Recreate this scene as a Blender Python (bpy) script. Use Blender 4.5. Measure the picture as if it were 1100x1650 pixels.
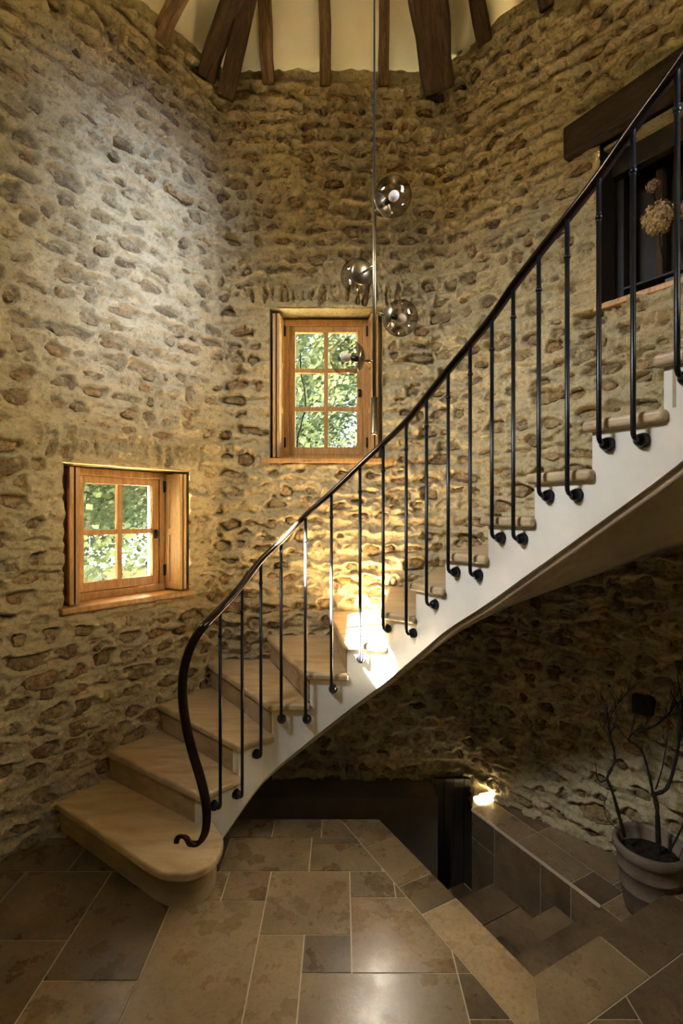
import bpy, bmesh, math, random
import numpy as np
from mathutils import Vector, Matrix

random.seed(7)
rng = np.random.default_rng(11)
sc = bpy.context.scene
COL = sc.collection
for o in list(bpy.data.objects):
    bpy.data.objects.remove(o)

# ------------------------------------------------------------------ camera, light, exposure
F = 800.0                     # focal length in pixels of the 1100 x 1650 frame
EYE = 1.77
cam_d = bpy.data.cameras.new('camera')
cam_d.sensor_fit = 'HORIZONTAL'
cam_d.sensor_width = 36.0
cam_d.lens = 36.0 * F / 1100.0
cam_d.clip_start = 0.02
cam = bpy.data.objects.new('camera', cam_d)
COL.objects.link(cam)
cam.location = (0, 0, EYE)
cam.rotation_euler = (math.radians(90), 0, 0)
sc.camera = cam

world = bpy.data.worlds.new('sky')
sc.world = world
world.use_nodes = True
wn = world.node_tree
wn.nodes.clear()
wo = wn.nodes.new('ShaderNodeOutputWorld')
wb = wn.nodes.new('ShaderNodeBackground')
ws = wn.nodes.new('ShaderNodeTexSky')
ws.sky_type = 'NISHITA'
ws.sun_disc = False
ws.sun_elevation = math.radians(45)
ws.sun_rotation = math.radians(227)
ws.air_density = 1.2
ws.dust_density = 2.0
wb.inputs['Strength'].default_value = 0.46
wn.links.new(ws.outputs[0], wb.inputs[0])
wn.links.new(wb.outputs[0], wo.inputs[0])

# sun: through the high casement beside the camera onto the sixth step
SUN_HIT = Vector((0.13, 2.70, 1.07))
SUN_AZ = Vector((0.736, 0.677, 0.0)).normalized()
SUN_EL = math.radians(45)
SUN_DIR = Vector((SUN_AZ.x * math.cos(SUN_EL), SUN_AZ.y * math.cos(SUN_EL), -math.sin(SUN_EL)))
sun_d = bpy.data.lights.new('sun', 'SUN')
sun_d.energy = 660.0
sun_d.angle = math.radians(0.9)
sun_d.color = (1.0, 0.965, 0.85)
sun = bpy.data.objects.new('sun', sun_d)
COL.objects.link(sun)
sun.location = SUN_HIT - SUN_DIR * 12
sun.rotation_euler = SUN_DIR.to_track_quat('-Z', 'Y').to_euler()

def area_light(name, loc, target, sx, sy, power, color, spread=180):
    d = bpy.data.lights.new(name, 'AREA')
    d.shape = 'RECTANGLE'
    d.size, d.size_y = sx, sy
    d.energy = power
    d.color = color
    d.spread = math.radians(spread)
    o = bpy.data.objects.new(name, d)
    COL.objects.link(o)
    o.location = loc
    o.rotation_euler = (Vector(target) - Vector(loc)).to_track_quat('-Z', 'Y').to_euler()
    return o

# daylight standing in the openings behind the camera (casement beside the sun, landing door), then an added warm fill
AREA_SKY = area_light('skylight_casement', (-2.22, 0.92, 4.06), (0.50, 2.95, 1.65), 0.90, 0.42, 26, (0.86, 0.93, 1.0), 66)
AREA_DOOR = area_light('skylight_landing', (2.10, 0.24, 3.75), (-1.22, 3.16, 3.36), 0.8, 1.5, 7, (0.45, 0.60, 1.0), 16)
AREA_WARM = area_light('warm_fill_landing', (2.12, 0.22, 3.70), (-1.30, 3.05, 2.15), 0.8, 1.5, 6.5, (1.0, 0.87, 0.60), 46)  # warm fill added to brighten the left wall, no known source

sc.view_settings.view_transform = 'Standard'
sc.view_settings.look = 'None'
sc.view_settings.gamma = 1.0
sc.view_settings.exposure = 0.62
sc.view_settings.use_curve_mapping = False
sc.cycles.max_bounces = 10
sc.cycles.diffuse_bounces = 6
sc.cycles.sample_clamp_indirect = 120.0

# ------------------------------------------------------------------ helpers
def P(x, y, Y):
    """point seen at pixel (x, y) at distance Y"""
    return Vector(((x - 550) / F * Y, Y, EYE - (y - 825) / F * Y))

def ON(x, y, z):
    """point seen at pixel (x, y) lying at height z"""
    return P(x, y, (EYE - z) * F / (y - 825))

def tag(o, label=None, cat=None, group=None, kind=None):
    if label: o['label'] = label
    if cat: o['category'] = cat
    if group: o['group'] = group
    if kind: o['kind'] = kind
    return o

def empty(name, loc=(0, 0, 0), rz=0.0):
    o = bpy.data.objects.new(name, None)
    COL.objects.link(o)
    o.location = loc
    o.rotation_euler = (0, 0, rz)
    o.empty_display_size = 0.05
    return o

def link_mesh(name, me, mat=None, parent=None, smooth=False):
    o = bpy.data.objects.new(name, me)
    COL.objects.link(o)
    if mat is not None and len(me.materials) == 0:
        me.materials.append(mat)
    if parent is not None:
        o.parent = parent
    if smooth:
        me.polygons.foreach_set('use_smooth', [True] * len(me.polygons))
    return o

def mesh(name, verts, faces, mat=None, parent=None, smooth=False):
    me = bpy.data.meshes.new(name)
    me.from_pydata([tuple(v) for v in verts], [], [tuple(f) for f in faces])
    me.update()
    return link_mesh(name, me, mat, parent, smooth)

def from_bm(name, bm, mat=None, parent=None, smooth=False):
    bmesh.ops.recalc_face_normals(bm, faces=bm.faces)
    me = bpy.data.meshes.new(name)
    bm.to_mesh(me)
    bm.free()
    return link_mesh(name, me, mat, parent, smooth)

def bevel(o, w, seg=2, angle=35):
    m = o.modifiers.new('bevel', 'BEVEL')
    m.width = w
    m.segments = seg
    m.limit_method = 'ANGLE'
    m.angle_limit = math.radians(angle)
    m.harden_normals = False
    return o

def box_bm(bm, x0, x1, y0, y1, z0, z1, M=None):
    vs = [bm.verts.new((x, y, z)) for z in (z0, z1) for y in (y0, y1) for x in (x0, x1)]
    if M is not None:
        for v in vs: v.co = M @ v.co
    for f in ((0, 2, 3, 1), (4, 5, 7, 6), (0, 1, 5, 4), (2, 6, 7, 3), (0, 4, 6, 2), (1, 3, 7, 5)):
        bm.faces.new([vs[i] for i in f])

def box(name, x0, x1, y0, y1, z0, z1, mat, parent=None, bev=0.0, M=None):
    bm = bmesh.new()
    box_bm(bm, x0, x1, y0, y1, z0, z1, M)
    o = from_bm(name, bm, mat, parent)
    if bev: bevel(o, bev, 2)
    return o

def prism(name, poly, z0, z1, mat, parent=None, bev=0.0, seg=2):
    """poly: plan points; extruded from z0 to z1"""
    n = len(poly)
    v = [(p[0], p[1], z0) for p in poly] + [(p[0], p[1], z1) for p in poly]
    f = [tuple(reversed(range(n))), tuple(range(n, 2 * n))]
    f += [(i, (i + 1) % n, n + (i + 1) % n, n + i) for i in range(n)]
    bm = bmesh.new()
    vs = [bm.verts.new(c) for c in v]
    for q in f: bm.faces.new([vs[i] for i in q])
    o = from_bm(name, bm, mat, parent)
    if bev: bevel(o, bev, seg)
    return o

def frames(pts):
    """parallel transported frames along a polyline"""
    n = len(pts)
    T = []
    for i in range(n):
        a = pts[max(i - 1, 0)]; b = pts[min(i + 1, n - 1)]
        T.append((b - a).normalized())
    up = Vector((0, 0, 1)) if abs(T[0].z) < 0.9 else Vector((1, 0, 0))
    N = [(up - T[0] * up.dot(T[0])).normalized()]
    for i in range(1, n):
        v = N[-1] - T[i] * N[-1].dot(T[i])
        N.append(v.normalized() if v.length > 1e-6 else N[-1])
    return T, N

def tube_bm(bm, pts, radii, seg=8, cap=True):
    pts = [Vector(p) for p in pts]
    if not hasattr(radii, '__len__'): radii = [radii] * len(pts)
    T, N = frames(pts)
    rings = []
    for p, t, n, r in zip(pts, T, N, radii):
        b = t.cross(n)
        rings.append([bm.verts.new(p + (n * math.cos(a) + b * math.sin(a)) * r)
                      for a in (2 * math.pi * k / seg for k in range(seg))])
    for r0, r1 in zip(rings, rings[1:]):
        for k in range(seg):
            bm.faces.new((r0[k], r0[(k + 1) % seg], r1[(k + 1) % seg], r1[k]))
    if cap:
        bm.faces.new(list(reversed(rings[0]))); bm.faces.new(rings[-1])

def tube(name, pts, radii, mat, parent=None, seg=8):
    bm = bmesh.new()
    tube_bm(bm, pts, radii, seg)
    return from_bm(name, bm, mat, parent, smooth=True)

def sphere_bm(bm, c, r, u=16, v=10, sc3=(1, 1, 1), M=None):
    res = bmesh.ops.create_uvsphere(bm, u_segments=u, v_segments=v, radius=1.0)
    for w in res['verts']:
        p = Vector((w.co.x * r * sc3[0], w.co.y * r * sc3[1], w.co.z * r * sc3[2]))
        if M is not None: p = M @ p
        w.co = p + Vector(c)

def lathe(name, prof, mat, parent=None, seg=40, loc=(0, 0, 0), smooth=True):
    bm = bmesh.new()
    rings = []
    for r, z in prof:
        if r < 1e-5:
            rings.append([bm.verts.new((loc[0], loc[1], loc[2] + z))])
        else:
            rings.append([bm.verts.new((loc[0] + r * math.cos(a), loc[1] + r * math.sin(a), loc[2] + z))
                          for a in (2 * math.pi * k / seg for k in range(seg))])
    for r0, r1 in zip(rings, rings[1:]):
        for k in range(seg):
            a, b = k, (k + 1) % seg
            if len(r0) == 1 and len(r1) == 1: continue
            if len(r0) == 1: bm.faces.new((r0[0], r1[b], r1[a]))
            elif len(r1) == 1: bm.faces.new((r0[a], r0[b], r1[0]))
            else: bm.faces.new((r0[a], r0[b], r1[b], r1[a]))
    return from_bm(name, bm, mat, parent, smooth)

def spline(pts, n=10):
    """Catmull-Rom through pts (Vectors)"""
    pts = [Vector(p) for p in pts]
    out = []
    for i in range(len(pts) - 1):
        p1, p2 = pts[i], pts[i + 1]
        p0 = pts[i - 1] if i else p1 * 2 - p2
        p3 = pts[i + 2] if i + 2 < len(pts) else p2 * 2 - p1
        for k in range(n):
            t = k / n
            out.append(0.5 * ((2 * p1) + (p2 - p0) * t + (2 * p0 - 5 * p1 + 4 * p2 - p3) * t * t + (3 * p1 - p0 - 3 * p2 + p3) * t ** 3))
    out.append(pts[-1])
    return out

# ------------------------------------------------------------------ materials
class NT:
    def __init__(self, name):
        self.m = bpy.data.materials.new(name)
        self.m.use_nodes = True
        self.t = self.m.node_tree
        self.t.nodes.clear()
        self.out = self.t.nodes.new('ShaderNodeOutputMaterial')
        self.b = self.t.nodes.new('ShaderNodeBsdfPrincipled')
        self.t.links.new(self.b.outputs[0], self.out.inputs[0])
    def n(self, typ, **kw):
        q = self.t.nodes.new(typ)
        for k, v in kw.items(): setattr(q, k, v)
        return q
    def l(self, a, b): self.t.links.new(a, b)
    def math(self, op, a, b=None):
        q = self.n('ShaderNodeMath', operation=op)
        for i, x in enumerate((a, b)):
            if x is None: continue
            if isinstance(x, (int, float)): q.inputs[i].default_value = x
            else: self.l(x, q.inputs[i])
        return q.outputs[0]
    def mix(self, fac, a, b, mode='MIX'):
        q = self.n('ShaderNodeMix', data_type='RGBA', blend_type=mode)
        for s, x in ((q.inputs[0], fac), (q.inputs[6], a), (q.inputs[7], b)):
            if isinstance(x, (int, float)): s.default_value = x
            elif isinstance(x, (tuple, list)): s.default_value = (*x, 1)
            else: self.l(x, s)
        return q.outputs[2]
    def noise(self, vec, scale, detail=5, rough=0.6, dist=0.0):
        q = self.n('ShaderNodeTexNoise')
        q.inputs['Scale'].default_value = scale
        q.inputs['Detail'].default_value = detail
        q.inputs['Roughness'].default_value = rough
        q.inputs['Distortion'].default_value = dist
        if vec is not None: self.l(vec, q.inputs['Vector'])
        return q.outputs['Fac']
    def ramp(self, fac, stops):
        q = self.n('ShaderNodeValToRGB')
        e = q.color_ramp.elements
        while len(e) < len(stops): e.new(0.5)
        for el, (p, c) in zip(e, stops):
            el.position = p
            el.color = (*c, 1) if len(c) == 3 else c
        self.l(fac, q.inputs[0])
        return q.outputs[0]
    def pos(self, scale=(1, 1, 1), rand=0.0, obj=False, rot=(0, 0, 0)):
        if obj: src = self.n('ShaderNodeTexCoord').outputs['Object']
        else: src = self.n('ShaderNodeNewGeometry').outputs['Position']
        mp = self.n('ShaderNodeMapping')
        mp.inputs['Scale'].default_value = scale
        mp.inputs['Rotation'].default_value = rot
        self.l(src, mp.inputs['Vector'])
        if rand:
            oi = self.n('ShaderNodeObjectInfo')
            k = self.math('MULTIPLY', oi.outputs['Random'], rand)
            cb = self.n('ShaderNodeCombineXYZ')
            for i in range(3): self.l(k, cb.inputs[i])
            self.l(cb.outputs[0], mp.inputs['Location'])
        return mp.outputs[0]
    def bump(self, h, strength=0.5, dist=0.01, nrm=None):
        q = self.n('ShaderNodeBump')
        q.inputs['Strength'].default_value = strength
        q.inputs['Distance'].default_value = dist
        self.l(h, q.inputs['Height'])
        if nrm is not None: self.l(nrm, q.inputs['Normal'])
        return q.outputs[0]
    def set(self, col=None, rough=None, metal=None, nrm=None, spec=None):
        b = self.b
        for key, v in (('Base Color', col), ('Roughness', rough), ('Metallic', metal), ('Normal', nrm), ('Specular IOR Level', spec)):
            if v is None: continue
            if isinstance(v, (int, float)): b.inputs[key].default_value = v
            elif isinstance(v, (tuple, list)): b.inputs[key].default_value = (*v, 1)
            else: self.l(v, b.inputs[key])
        return self.m

def mat_mortar():
    t = NT('lime_mortar')
    p = t.pos()
    big = t.noise(p, 1.7, 4)
    mid = t.noise(p, 9, 6, 0.65)
    fine = t.noise(p, 120, 6, 0.7)
    c = t.ramp(big, [(0.3, (0.485, 0.39, 0.205)), (0.7, (0.565, 0.47, 0.28))])
    c = t.mix(t.ramp(mid, [(0.45, (0, 0, 0)), (0.75, (0.6, 0.6, 0.6))]), c, (0.43, 0.315, 0.16))
    c = t.mix(t.ramp(t.noise(p, 34, 5, 0.7), [(0.36, (0.7,) * 3), (0.48, (0, 0, 0))]), c, (0.26, 0.18, 0.085))
    c = t.mix(t.ramp(t.noise(p, 22, 5, 0.7), [(0.55, (0,) * 3), (0.72, (0.6,) * 3)]), c, (0.62, 0.50, 0.30))
    c = t.mix(t.ramp(fine, [(0.34, (0.6,) * 3), (0.52, (0, 0, 0))]), c, (0.30, 0.215, 0.11))
    n1 = t.bump(mid, 0.6, 0.025)
    n1 = t.bump(t.noise(p, 38, 6, 0.7), 0.8, 0.014, n1)
    n2 = t.bump(fine, 0.8, 0.006, n1)
    return t.set(c, 0.95, nrm=n2, spec=0.15)

def mat_stone():
    t = NT('field_stone')
    p = t.pos()
    oi = t.n('ShaderNodeObjectInfo').outputs['Random']
    isl = t.n('ShaderNodeNewGeometry').outputs['Random Per Island']
    r = t.math('FRACT', t.math('ADD', t.math('MULTIPLY', oi, 7.31), t.math('MULTIPLY', isl, 3.77)))
    c = t.ramp(r, [(0.0, (0.26, 0.17, 0.085)), (0.2, (0.38, 0.26, 0.125)), (0.42, (0.50, 0.37, 0.19)),
                   (0.62, (0.46, 0.27, 0.105)), (0.80, (0.57, 0.43, 0.23)), (1.0, (0.34, 0.25, 0.14))])
    g = t.noise(p, 26, 8, 0.74, 0.8)
    c = t.mix(t.ramp(g, [(0.38, (0.85,) * 3), (0.54, (0, 0, 0))]), c, (0.13, 0.085, 0.04))
    c = t.mix(t.ramp(t.noise(p, 16, 6, 0.7), [(0.50, (0, 0, 0)), (0.66, (0.85,) * 3)]), c, (0.60, 0.46, 0.25))
    n1 = t.bump(g, 1.0, 0.035)
    n2 = t.bump(t.noise(p, 140, 5, 0.7), 0.6, 0.004, n1)
    return t.set(c, 0.9, nrm=n2, spec=0.2)

def mat_simple(name, c1, c2, scale=6, rough=0.6, bscale=60, bstr=0.15, bdist=0.004, stretch=(1, 1, 1), metal=0.0, rand=0.0, spec=0.5, obj=False, rot=(0, 0, 0), dist=0.0, r0=0.35, r1=0.65):
    t = NT(name)
    p = t.pos(stretch, rand, obj, rot)
    c = t.ramp(t.noise(p, scale, 6, 0.62, dist), [(r0, c1), (r1, c2)])
    nrm = t.bump(t.noise(p, bscale, 4), bstr, bdist) if bstr else None
    return t.set(c, rough, metal, nrm, spec)

def mat_tile(name, dark, lite, rough=0.34):
    t = NT(name)
    p = t.pos((1, 1, 1), 23.0)
    oi = t.n('ShaderNodeObjectInfo').outputs['Random']
    c = t.ramp(t.noise(p, 3.0, 8, 0.68, 0.25), [(0.24, dark), (0.5, tuple(a * 0.45 + b * 0.55 for a, b in zip(dark, lite))), (0.78, lite)])
    c = t.mix(t.ramp(t.noise(p, 10, 8, 0.75, 0.2), [(0.3, (0.4,) * 3), (0.7, (0, 0, 0))]), c, tuple(q * 0.8 for q in dark))
    v = t.math('ADD', t.math('MULTIPLY', oi, 0.55), 0.72)
    vc = t.n('ShaderNodeCombineColor')
    for i in range(3): t.l(v, vc.inputs[i])
    c = t.mix(1.0, c, vc.outputs[0], 'MULTIPLY')
    f = t.noise(p, 55, 6, 0.7)
    c = t.mix(t.ramp(f, [(0.32, (0.5,) * 3), (0.5, (0, 0, 0))]), c, tuple(x * 0.55 for x in dark))
    rr = t.ramp(t.noise(p, 7, 5), [(0.3, (rough - 0.1,) * 3), (0.7, (rough + 0.16,) * 3)])
    return t.set(c, rr, nrm=t.bump(f, 0.22, 0.003), spec=0.5)

def mat_wood(name, c1, c2, grain=(14, 14, 1.2), rough=0.5, bstr=0.25, spec=0.4, obj=True, rand=5.0, scale=3.0):
    t = NT(name)
    p = t.pos(grain, rand, obj)
    a = t.noise(p, scale, 6, 0.6, 0.5)
    f = t.noise(p, scale * 6, 4, 0.6)
    c = t.ramp(a, [(0.32, c1), (0.68, c2)])
    c = t.mix(t.ramp(f, [(0.35, (0.5,) * 3), (0.55, (0, 0, 0))]), c, tuple(x * 0.6 for x in c1))
    return t.set(c, rough, nrm=t.bump(a, bstr, 0.004), spec=spec)

M = {}
M['mortar'] = mat_mortar()
M['stone'] = mat_stone()
M['plaster'] = mat_simple('cream_plaster', (0.80, 0.71, 0.53), (0.85, 0.77, 0.60), 2.5, 0.9, 18, 0.2, 0.01, spec=0.2)
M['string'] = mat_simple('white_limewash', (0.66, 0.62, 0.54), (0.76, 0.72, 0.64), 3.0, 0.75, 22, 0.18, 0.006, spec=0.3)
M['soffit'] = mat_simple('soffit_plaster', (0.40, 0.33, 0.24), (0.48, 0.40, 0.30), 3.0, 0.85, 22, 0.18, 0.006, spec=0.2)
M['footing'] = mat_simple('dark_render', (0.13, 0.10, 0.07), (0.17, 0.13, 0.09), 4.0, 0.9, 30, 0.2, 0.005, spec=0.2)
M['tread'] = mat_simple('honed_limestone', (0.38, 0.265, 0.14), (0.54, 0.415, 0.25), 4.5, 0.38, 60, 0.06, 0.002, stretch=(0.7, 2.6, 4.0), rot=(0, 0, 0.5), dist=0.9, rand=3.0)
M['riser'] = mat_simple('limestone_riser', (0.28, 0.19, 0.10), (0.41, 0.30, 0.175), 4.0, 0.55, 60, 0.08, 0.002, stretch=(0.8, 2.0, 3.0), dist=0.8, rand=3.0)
M['tile'] = mat_tile('travertine_tile', (0.12, 0.075, 0.035), (0.36, 0.25, 0.13), 0.27)
M['tile_light'] = mat_tile('pale_travertine_tile', (0.25, 0.17, 0.085), (0.50, 0.36, 0.20), 0.29)
M['tile_dark'] = mat_tile('brown_travertine_tile', (0.07, 0.044, 0.022), (0.24, 0.165, 0.09), 0.30)
M['grout'] = mat_simple('pale_grout', (0.52, 0.44, 0.31), (0.60, 0.52, 0.38), 20, 0.9, 80, 0.2, 0.002, spec=0.2)
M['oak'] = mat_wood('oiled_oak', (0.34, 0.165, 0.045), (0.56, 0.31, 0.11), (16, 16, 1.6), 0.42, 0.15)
M['oak_painted_lit'] = mat_wood('oak_painted_sunlit', (0.42, 0.25, 0.09), (0.60, 0.40, 0.17), (16, 16, 1.6), 0.45, 0.15)  # lighter copy of the oak, sunlight painted into its colour
M['beam'] = mat_wood('aged_beam', (0.035, 0.019, 0.010), (0.115, 0.064, 0.031), (11, 11, 1.6), 0.75, 1.0, 0.25)
M['lintel'] = mat_wood('smoky_lintel', (0.022, 0.013, 0.008), (0.06, 0.036, 0.02), (1.2, 9, 9), 0.7, 0.8, 0.25)
M['rafter'] = mat_wood('worm_eaten_rafter', (0.085, 0.045, 0.020), (0.27, 0.165, 0.080), (10, 10, 1.4), 0.75, 0.9, 0.25)
M['iron'] = mat_simple('black_iron', (0.012, 0.012, 0.015), (0.02, 0.02, 0.024), 20, 0.30, 90, 0.05, 0.001, metal=0.6, spec=0.6)
M['rail'] = mat_simple('burnished_handrail', (0.034, 0.023, 0.017), (0.06, 0.039, 0.027), 14, 0.22, 60, 0.04, 0.001, metal=0.85, spec=0.6)
M['brass'] = mat_simple('brushed_brass', (0.25, 0.205, 0.13), (0.31, 0.26, 0.17), 30, 0.30, 120, 0.03, 0.0005, metal=1.0)
M['cord'] = mat_simple('black_cord', (0.008, 0.007, 0.006), (0.012, 0.010, 0.009), 30, 0.9, 100, 0.05, 0.001)
M['black_metal'] = mat_simple('black_socket', (0.012, 0.012, 0.013), (0.02, 0.02, 0.02), 30, 0.35, 100, 0.03, 0.001, metal=0.5)
M['bulb'] = mat_simple('frosted_bulb', (0.72, 0.68, 0.64), (0.78, 0.74, 0.70), 5, 0.35, 40, 0.0, 0.001)
M['terracotta'] = mat_simple('weathered_terracotta', (0.13, 0.09, 0.058), (0.23, 0.165, 0.11), 7, 0.85, 50, 0.35, 0.004, spec=0.25)
M['soil'] = mat_simple('potting_soil', (0.018, 0.013, 0.009), (0.04, 0.03, 0.02), 40, 0.95, 60, 0.9, 0.01, spec=0.1)
M['bark'] = mat_simple('dark_bark', (0.010, 0.009, 0.007), (0.028, 0.023, 0.016), 30, 0.85, 70, 0.8, 0.004, spec=0.2)
M['void'] = mat_simple('painted_cellar_dark', (0.03, 0.022, 0.015), (0.045, 0.033, 0.022), 5, 0.7, 40, 0.2, 0.003)  # near-black colour paints in the dark of the cellar opening
M['niche'] = mat_wood('dark_cupboard_wood', (0.016, 0.010, 0.006), (0.034, 0.021, 0.012), (8, 8, 1.2), 0.55, 0.3)
M['petal'] = mat_simple('dried_petals', (0.34, 0.21, 0.09), (0.58, 0.43, 0.22), 60, 0.8, 90, 0.2, 0.002)
M['petal_pink'] = mat_simple('faded_pink_petals', (0.30, 0.15, 0.09), (0.48, 0.29, 0.18), 60, 0.8, 90, 0.2, 0.002)
M['slate'] = mat_simple('grey_card', (0.12, 0.125, 0.12), (0.16, 0.165, 0.16), 10, 0.7, 60, 0.05, 0.001)
M['leaf'] = mat_simple('tree_leaf', (0.085, 0.115, 0.048), (0.21, 0.25, 0.125), 1.4, 0.6, 40, 0.1, 0.01)
M['trunk'] = mat_simple('tree_bark', (0.16, 0.12, 0.08), (0.28, 0.23, 0.17), 8, 0.9, 20, 0.6, 0.02)
M['grass'] = mat_simple('dry_grass', (0.25, 0.27, 0.16), (0.38, 0.39, 0.27), 1.2, 0.95, 30, 0.4, 0.02)
M['limestone'] = mat_simple('pale_outer_stone', (0.50, 0.48, 0.43), (0.60, 0.58, 0.53), 4, 0.9, 30, 0.3, 0.006)
M['outer'] = mat_simple('outer_render', (0.45, 0.40, 0.32), (0.55, 0.49, 0.40), 4, 0.95, 30, 0.3, 0.006)

def mat_glass(name, tint, rough=0.0, rim=1.0):
    t = NT(name)
    tr = t.n('ShaderNodeBsdfTransparent')
    gl = t.n('ShaderNodeBsdfGlossy')
    gl.inputs['Roughness'].default_value = rough
    fr = t.n('ShaderNodeLayerWeight')
    fr.inputs['Blend'].default_value = 0.5
    ff = t.math('ADD', t.math('MULTIPLY', t.math('POWER', fr.outputs['Facing'], 5.0), 0.6), 0.045)
    edge = t.math('POWER', fr.outputs['Facing'], 4.0)
    t.l(t.mix(edge, tint, tuple(q ** rim for q in tint)), tr.inputs[0])
    mx = t.n('ShaderNodeMixShader')
    t.l(ff, mx.inputs[0]); t.l(tr.outputs[0], mx.inputs[1]); t.l(gl.outputs[0], mx.inputs[2])
    t.l(mx.outputs[0], t.out.inputs[0])
    return t.m
M['pane'] = mat_glass('window_glass', (0.96, 0.98, 0.96))
M['smoke'] = mat_glass('smoked_glass', (0.76, 0.72, 0.69), 0.01, 7.0)

# ------------------------------------------------------------------ the tower's plan
CORNER = Vector((-0.885, 3.63))
E_L = Vector((-0.6187, -0.7857))             # along the facet with the lower casement, towards the camera
L_END = CORNER + E_L * 1.77
plan_pts = [L_END, CORNER, Vector((0.72, 3.63)), Vector((0.88, 3.55)), Vector((1.01, 3.40)), Vector((1.17, 3.24)),
            Vector((1.36, 3.05)), Vector((1.56, 2.83)), Vector((1.76, 2.555)), Vector((1.98, 2.18)), Vector((2.13, 1.80))]
REAR = [Vector((2.13, 1.80)), Vector((2.2, 0.8)), Vector((1.75, -0.2)), Vector((0.6, -0.78)), Vector((-1.2, -0.78)), Vector((-2.05, 0.45)), L_END]
DS = 0.0086
def resample(pts, ds):
    out = []
    for a, b in zip(pts, pts[1:]):
        n = max(1, int(round((b - a).length / ds)))
        for k in range(n): out.append(a + (b - a) * k / n)
    out.append(pts[-1])
    return np.array([(p.x, p.y) for p in out])
_raw = resample(plan_pts, DS)
def smooth_line(a, w):
    k = 2 * w + 1
    pad = np.vstack([a[0] + (a[0] - a[1:w + 1])[::-1], a, a[-1] + (a[-1] - a[-w - 1:-1])[::-1]])
    ker = np.ones(k) / k
    return np.stack([np.convolve(pad[:, i], ker, 'valid') for i in (0, 1)], 1)
PL = smooth_line(smooth_line(_raw, 4), 4)
_seg = np.linalg.norm(np.diff(PL, axis=0), axis=1)
SL = np.concatenate([[0], np.cumsum(_seg)])
_t = np.gradient(PL, axis=0); _t /= np.linalg.norm(_t, axis=1)[:, None]
NL = np.stack([_t[:, 1], -_t[:, 0]], 1)      # inward normal
S_CORNER = SL[np.argmin(np.linalg.norm(PL - np.array(CORNER), axis=1))]
S_BACK1 = SL[np.argmin(np.linalg.norm(PL - np.array((0.80, 3.60)), axis=1))]
S_END = SL[-1]
def plan(s):
    return (np.stack([np.interp(s, SL, PL[:, 0]), np.interp(s, SL, PL[:, 1])], -1),
            np.stack([np.interp(s, SL, NL[:, 0]), np.interp(s, SL, NL[:, 1])], -1))
def s_at_px(x):
    u = (x - 550) / F
    d = PL[:, 0] - u * PL[:, 1]
    i = np.argmin(np.abs(d))
    return SL[i]
def wall_pt(s, z, h=0.0):
    p, n = plan(np.array([s]))
    return Vector((p[0, 0] + n[0, 0] * h, p[0, 1] + n[0, 1] * h, z))

ZB = -0.30
def z_top(s):
    return 4.96 + 0.10 * np.clip((s - S_BACK1 + 0.05) / 0.1, 0, 1)

W1 = (s_at_px(99), s_at_px(302), 1.225, 2.045)
W2 = (s_at_px(434), s_at_px(616), 2.145, 3.255)
W3 = (s_at_px(967), s_at_px(967) + 0.92, 2.968, 3.90)
OPEN = [W1, W2, W3]

# ------------------------------------------------------------------ rubble walls
def fbm(shape, cells, oct=4, seed=0, pers=0.5):
    """tileless value noise on a grid, cells = (cells along axis0, cells along axis1)"""
    r = np.random.default_rng(seed)
    out = np.zeros(shape); amp = 1.0; tot = 0
    for o in range(oct):
        ca, cb = max(2, int(cells[0] * 2 ** o)), max(2, int(cells[1] * 2 ** o))
        g = r.uniform(-1, 1, (ca + 3, cb + 3))
        a = np.linspace(0, ca, shape[0]); b = np.linspace(0, cb, shape[1])
        ia = np.floor(a).astype(int); ib = np.floor(b).astype(int)
        fa = a - ia; fb = b - ib
        fa = fa * fa * (3 - 2 * fa); fb = fb * fb * (3 - 2 * fb)
        v = (g[np.ix_(ia, ib)] * np.outer(1 - fa, 1 - fb) + g[np.ix_(ia + 1, ib)] * np.outer(fa, 1 - fb)
             + g[np.ix_(ia, ib + 1)] * np.outer(1 - fa, fb) + g[np.ix_(ia + 1, ib + 1)] * np.outer(fa, fb))
        out += v * amp; tot += amp; amp *= pers
    return out / tot

def in_open(s, z, ms=0.0, mz=0.0, mtop=None):
    for (a, b, c, d) in OPEN:
        if a - ms < s < b + ms and c - mz < z < d + (mz if mtop is None else mtop):
            return True
    return False

# stones of all walls: (s, z, rx, rz, proud, roll)
stones = []
z = ZB + 0.10
row = 0
while z < 5.05:
    rh = random.uniform(0.088, 0.122)
    s = random.uniform(0.0, 0.12)
    while s < S_END:
        rx = random.choice((random.uniform(0.028, 0.05), random.uniform(0.045, 0.08), random.uniform(0.06, 0.105)))
        rz = min(random.uniform(0.022, 0.040) + rx * 0.10, rh * 0.46)
        c = s + rx
        zz = z + random.uniform(-0.018, 0.018) + 0.012 * math.sin(c * 3.1 + row)
        proud = random.uniform(-0.012, 0.006)
        if zz < 1.15 and c < S_CORNER + 0.4:
            proud += random.uniform(0.002, 0.020)
            if random.random() < 0.2: rz *= 1.35
        ok = not in_open(c, zz, rx + 0.025, rz + 0.02)
        for (a, b, q, d) in (W1, W2):
            if a - 0.17 < c < b + 0.17 and d - 0.02 < zz < d + 0.215: ok = False
        if W3[0] - 0.16 < c and W3[3] - 0.05 < zz < W3[3] + 0.25: ok = False
        if zz + rz > z_top(c) - 0.04: ok = False
        if ok: stones.append((c, zz, rx, rz, proud, random.uniform(-0.14, 0.14)))
        s += 2 * rx + random.uniform(0.022, 0.085)
    z += rh
    row += 1
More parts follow.
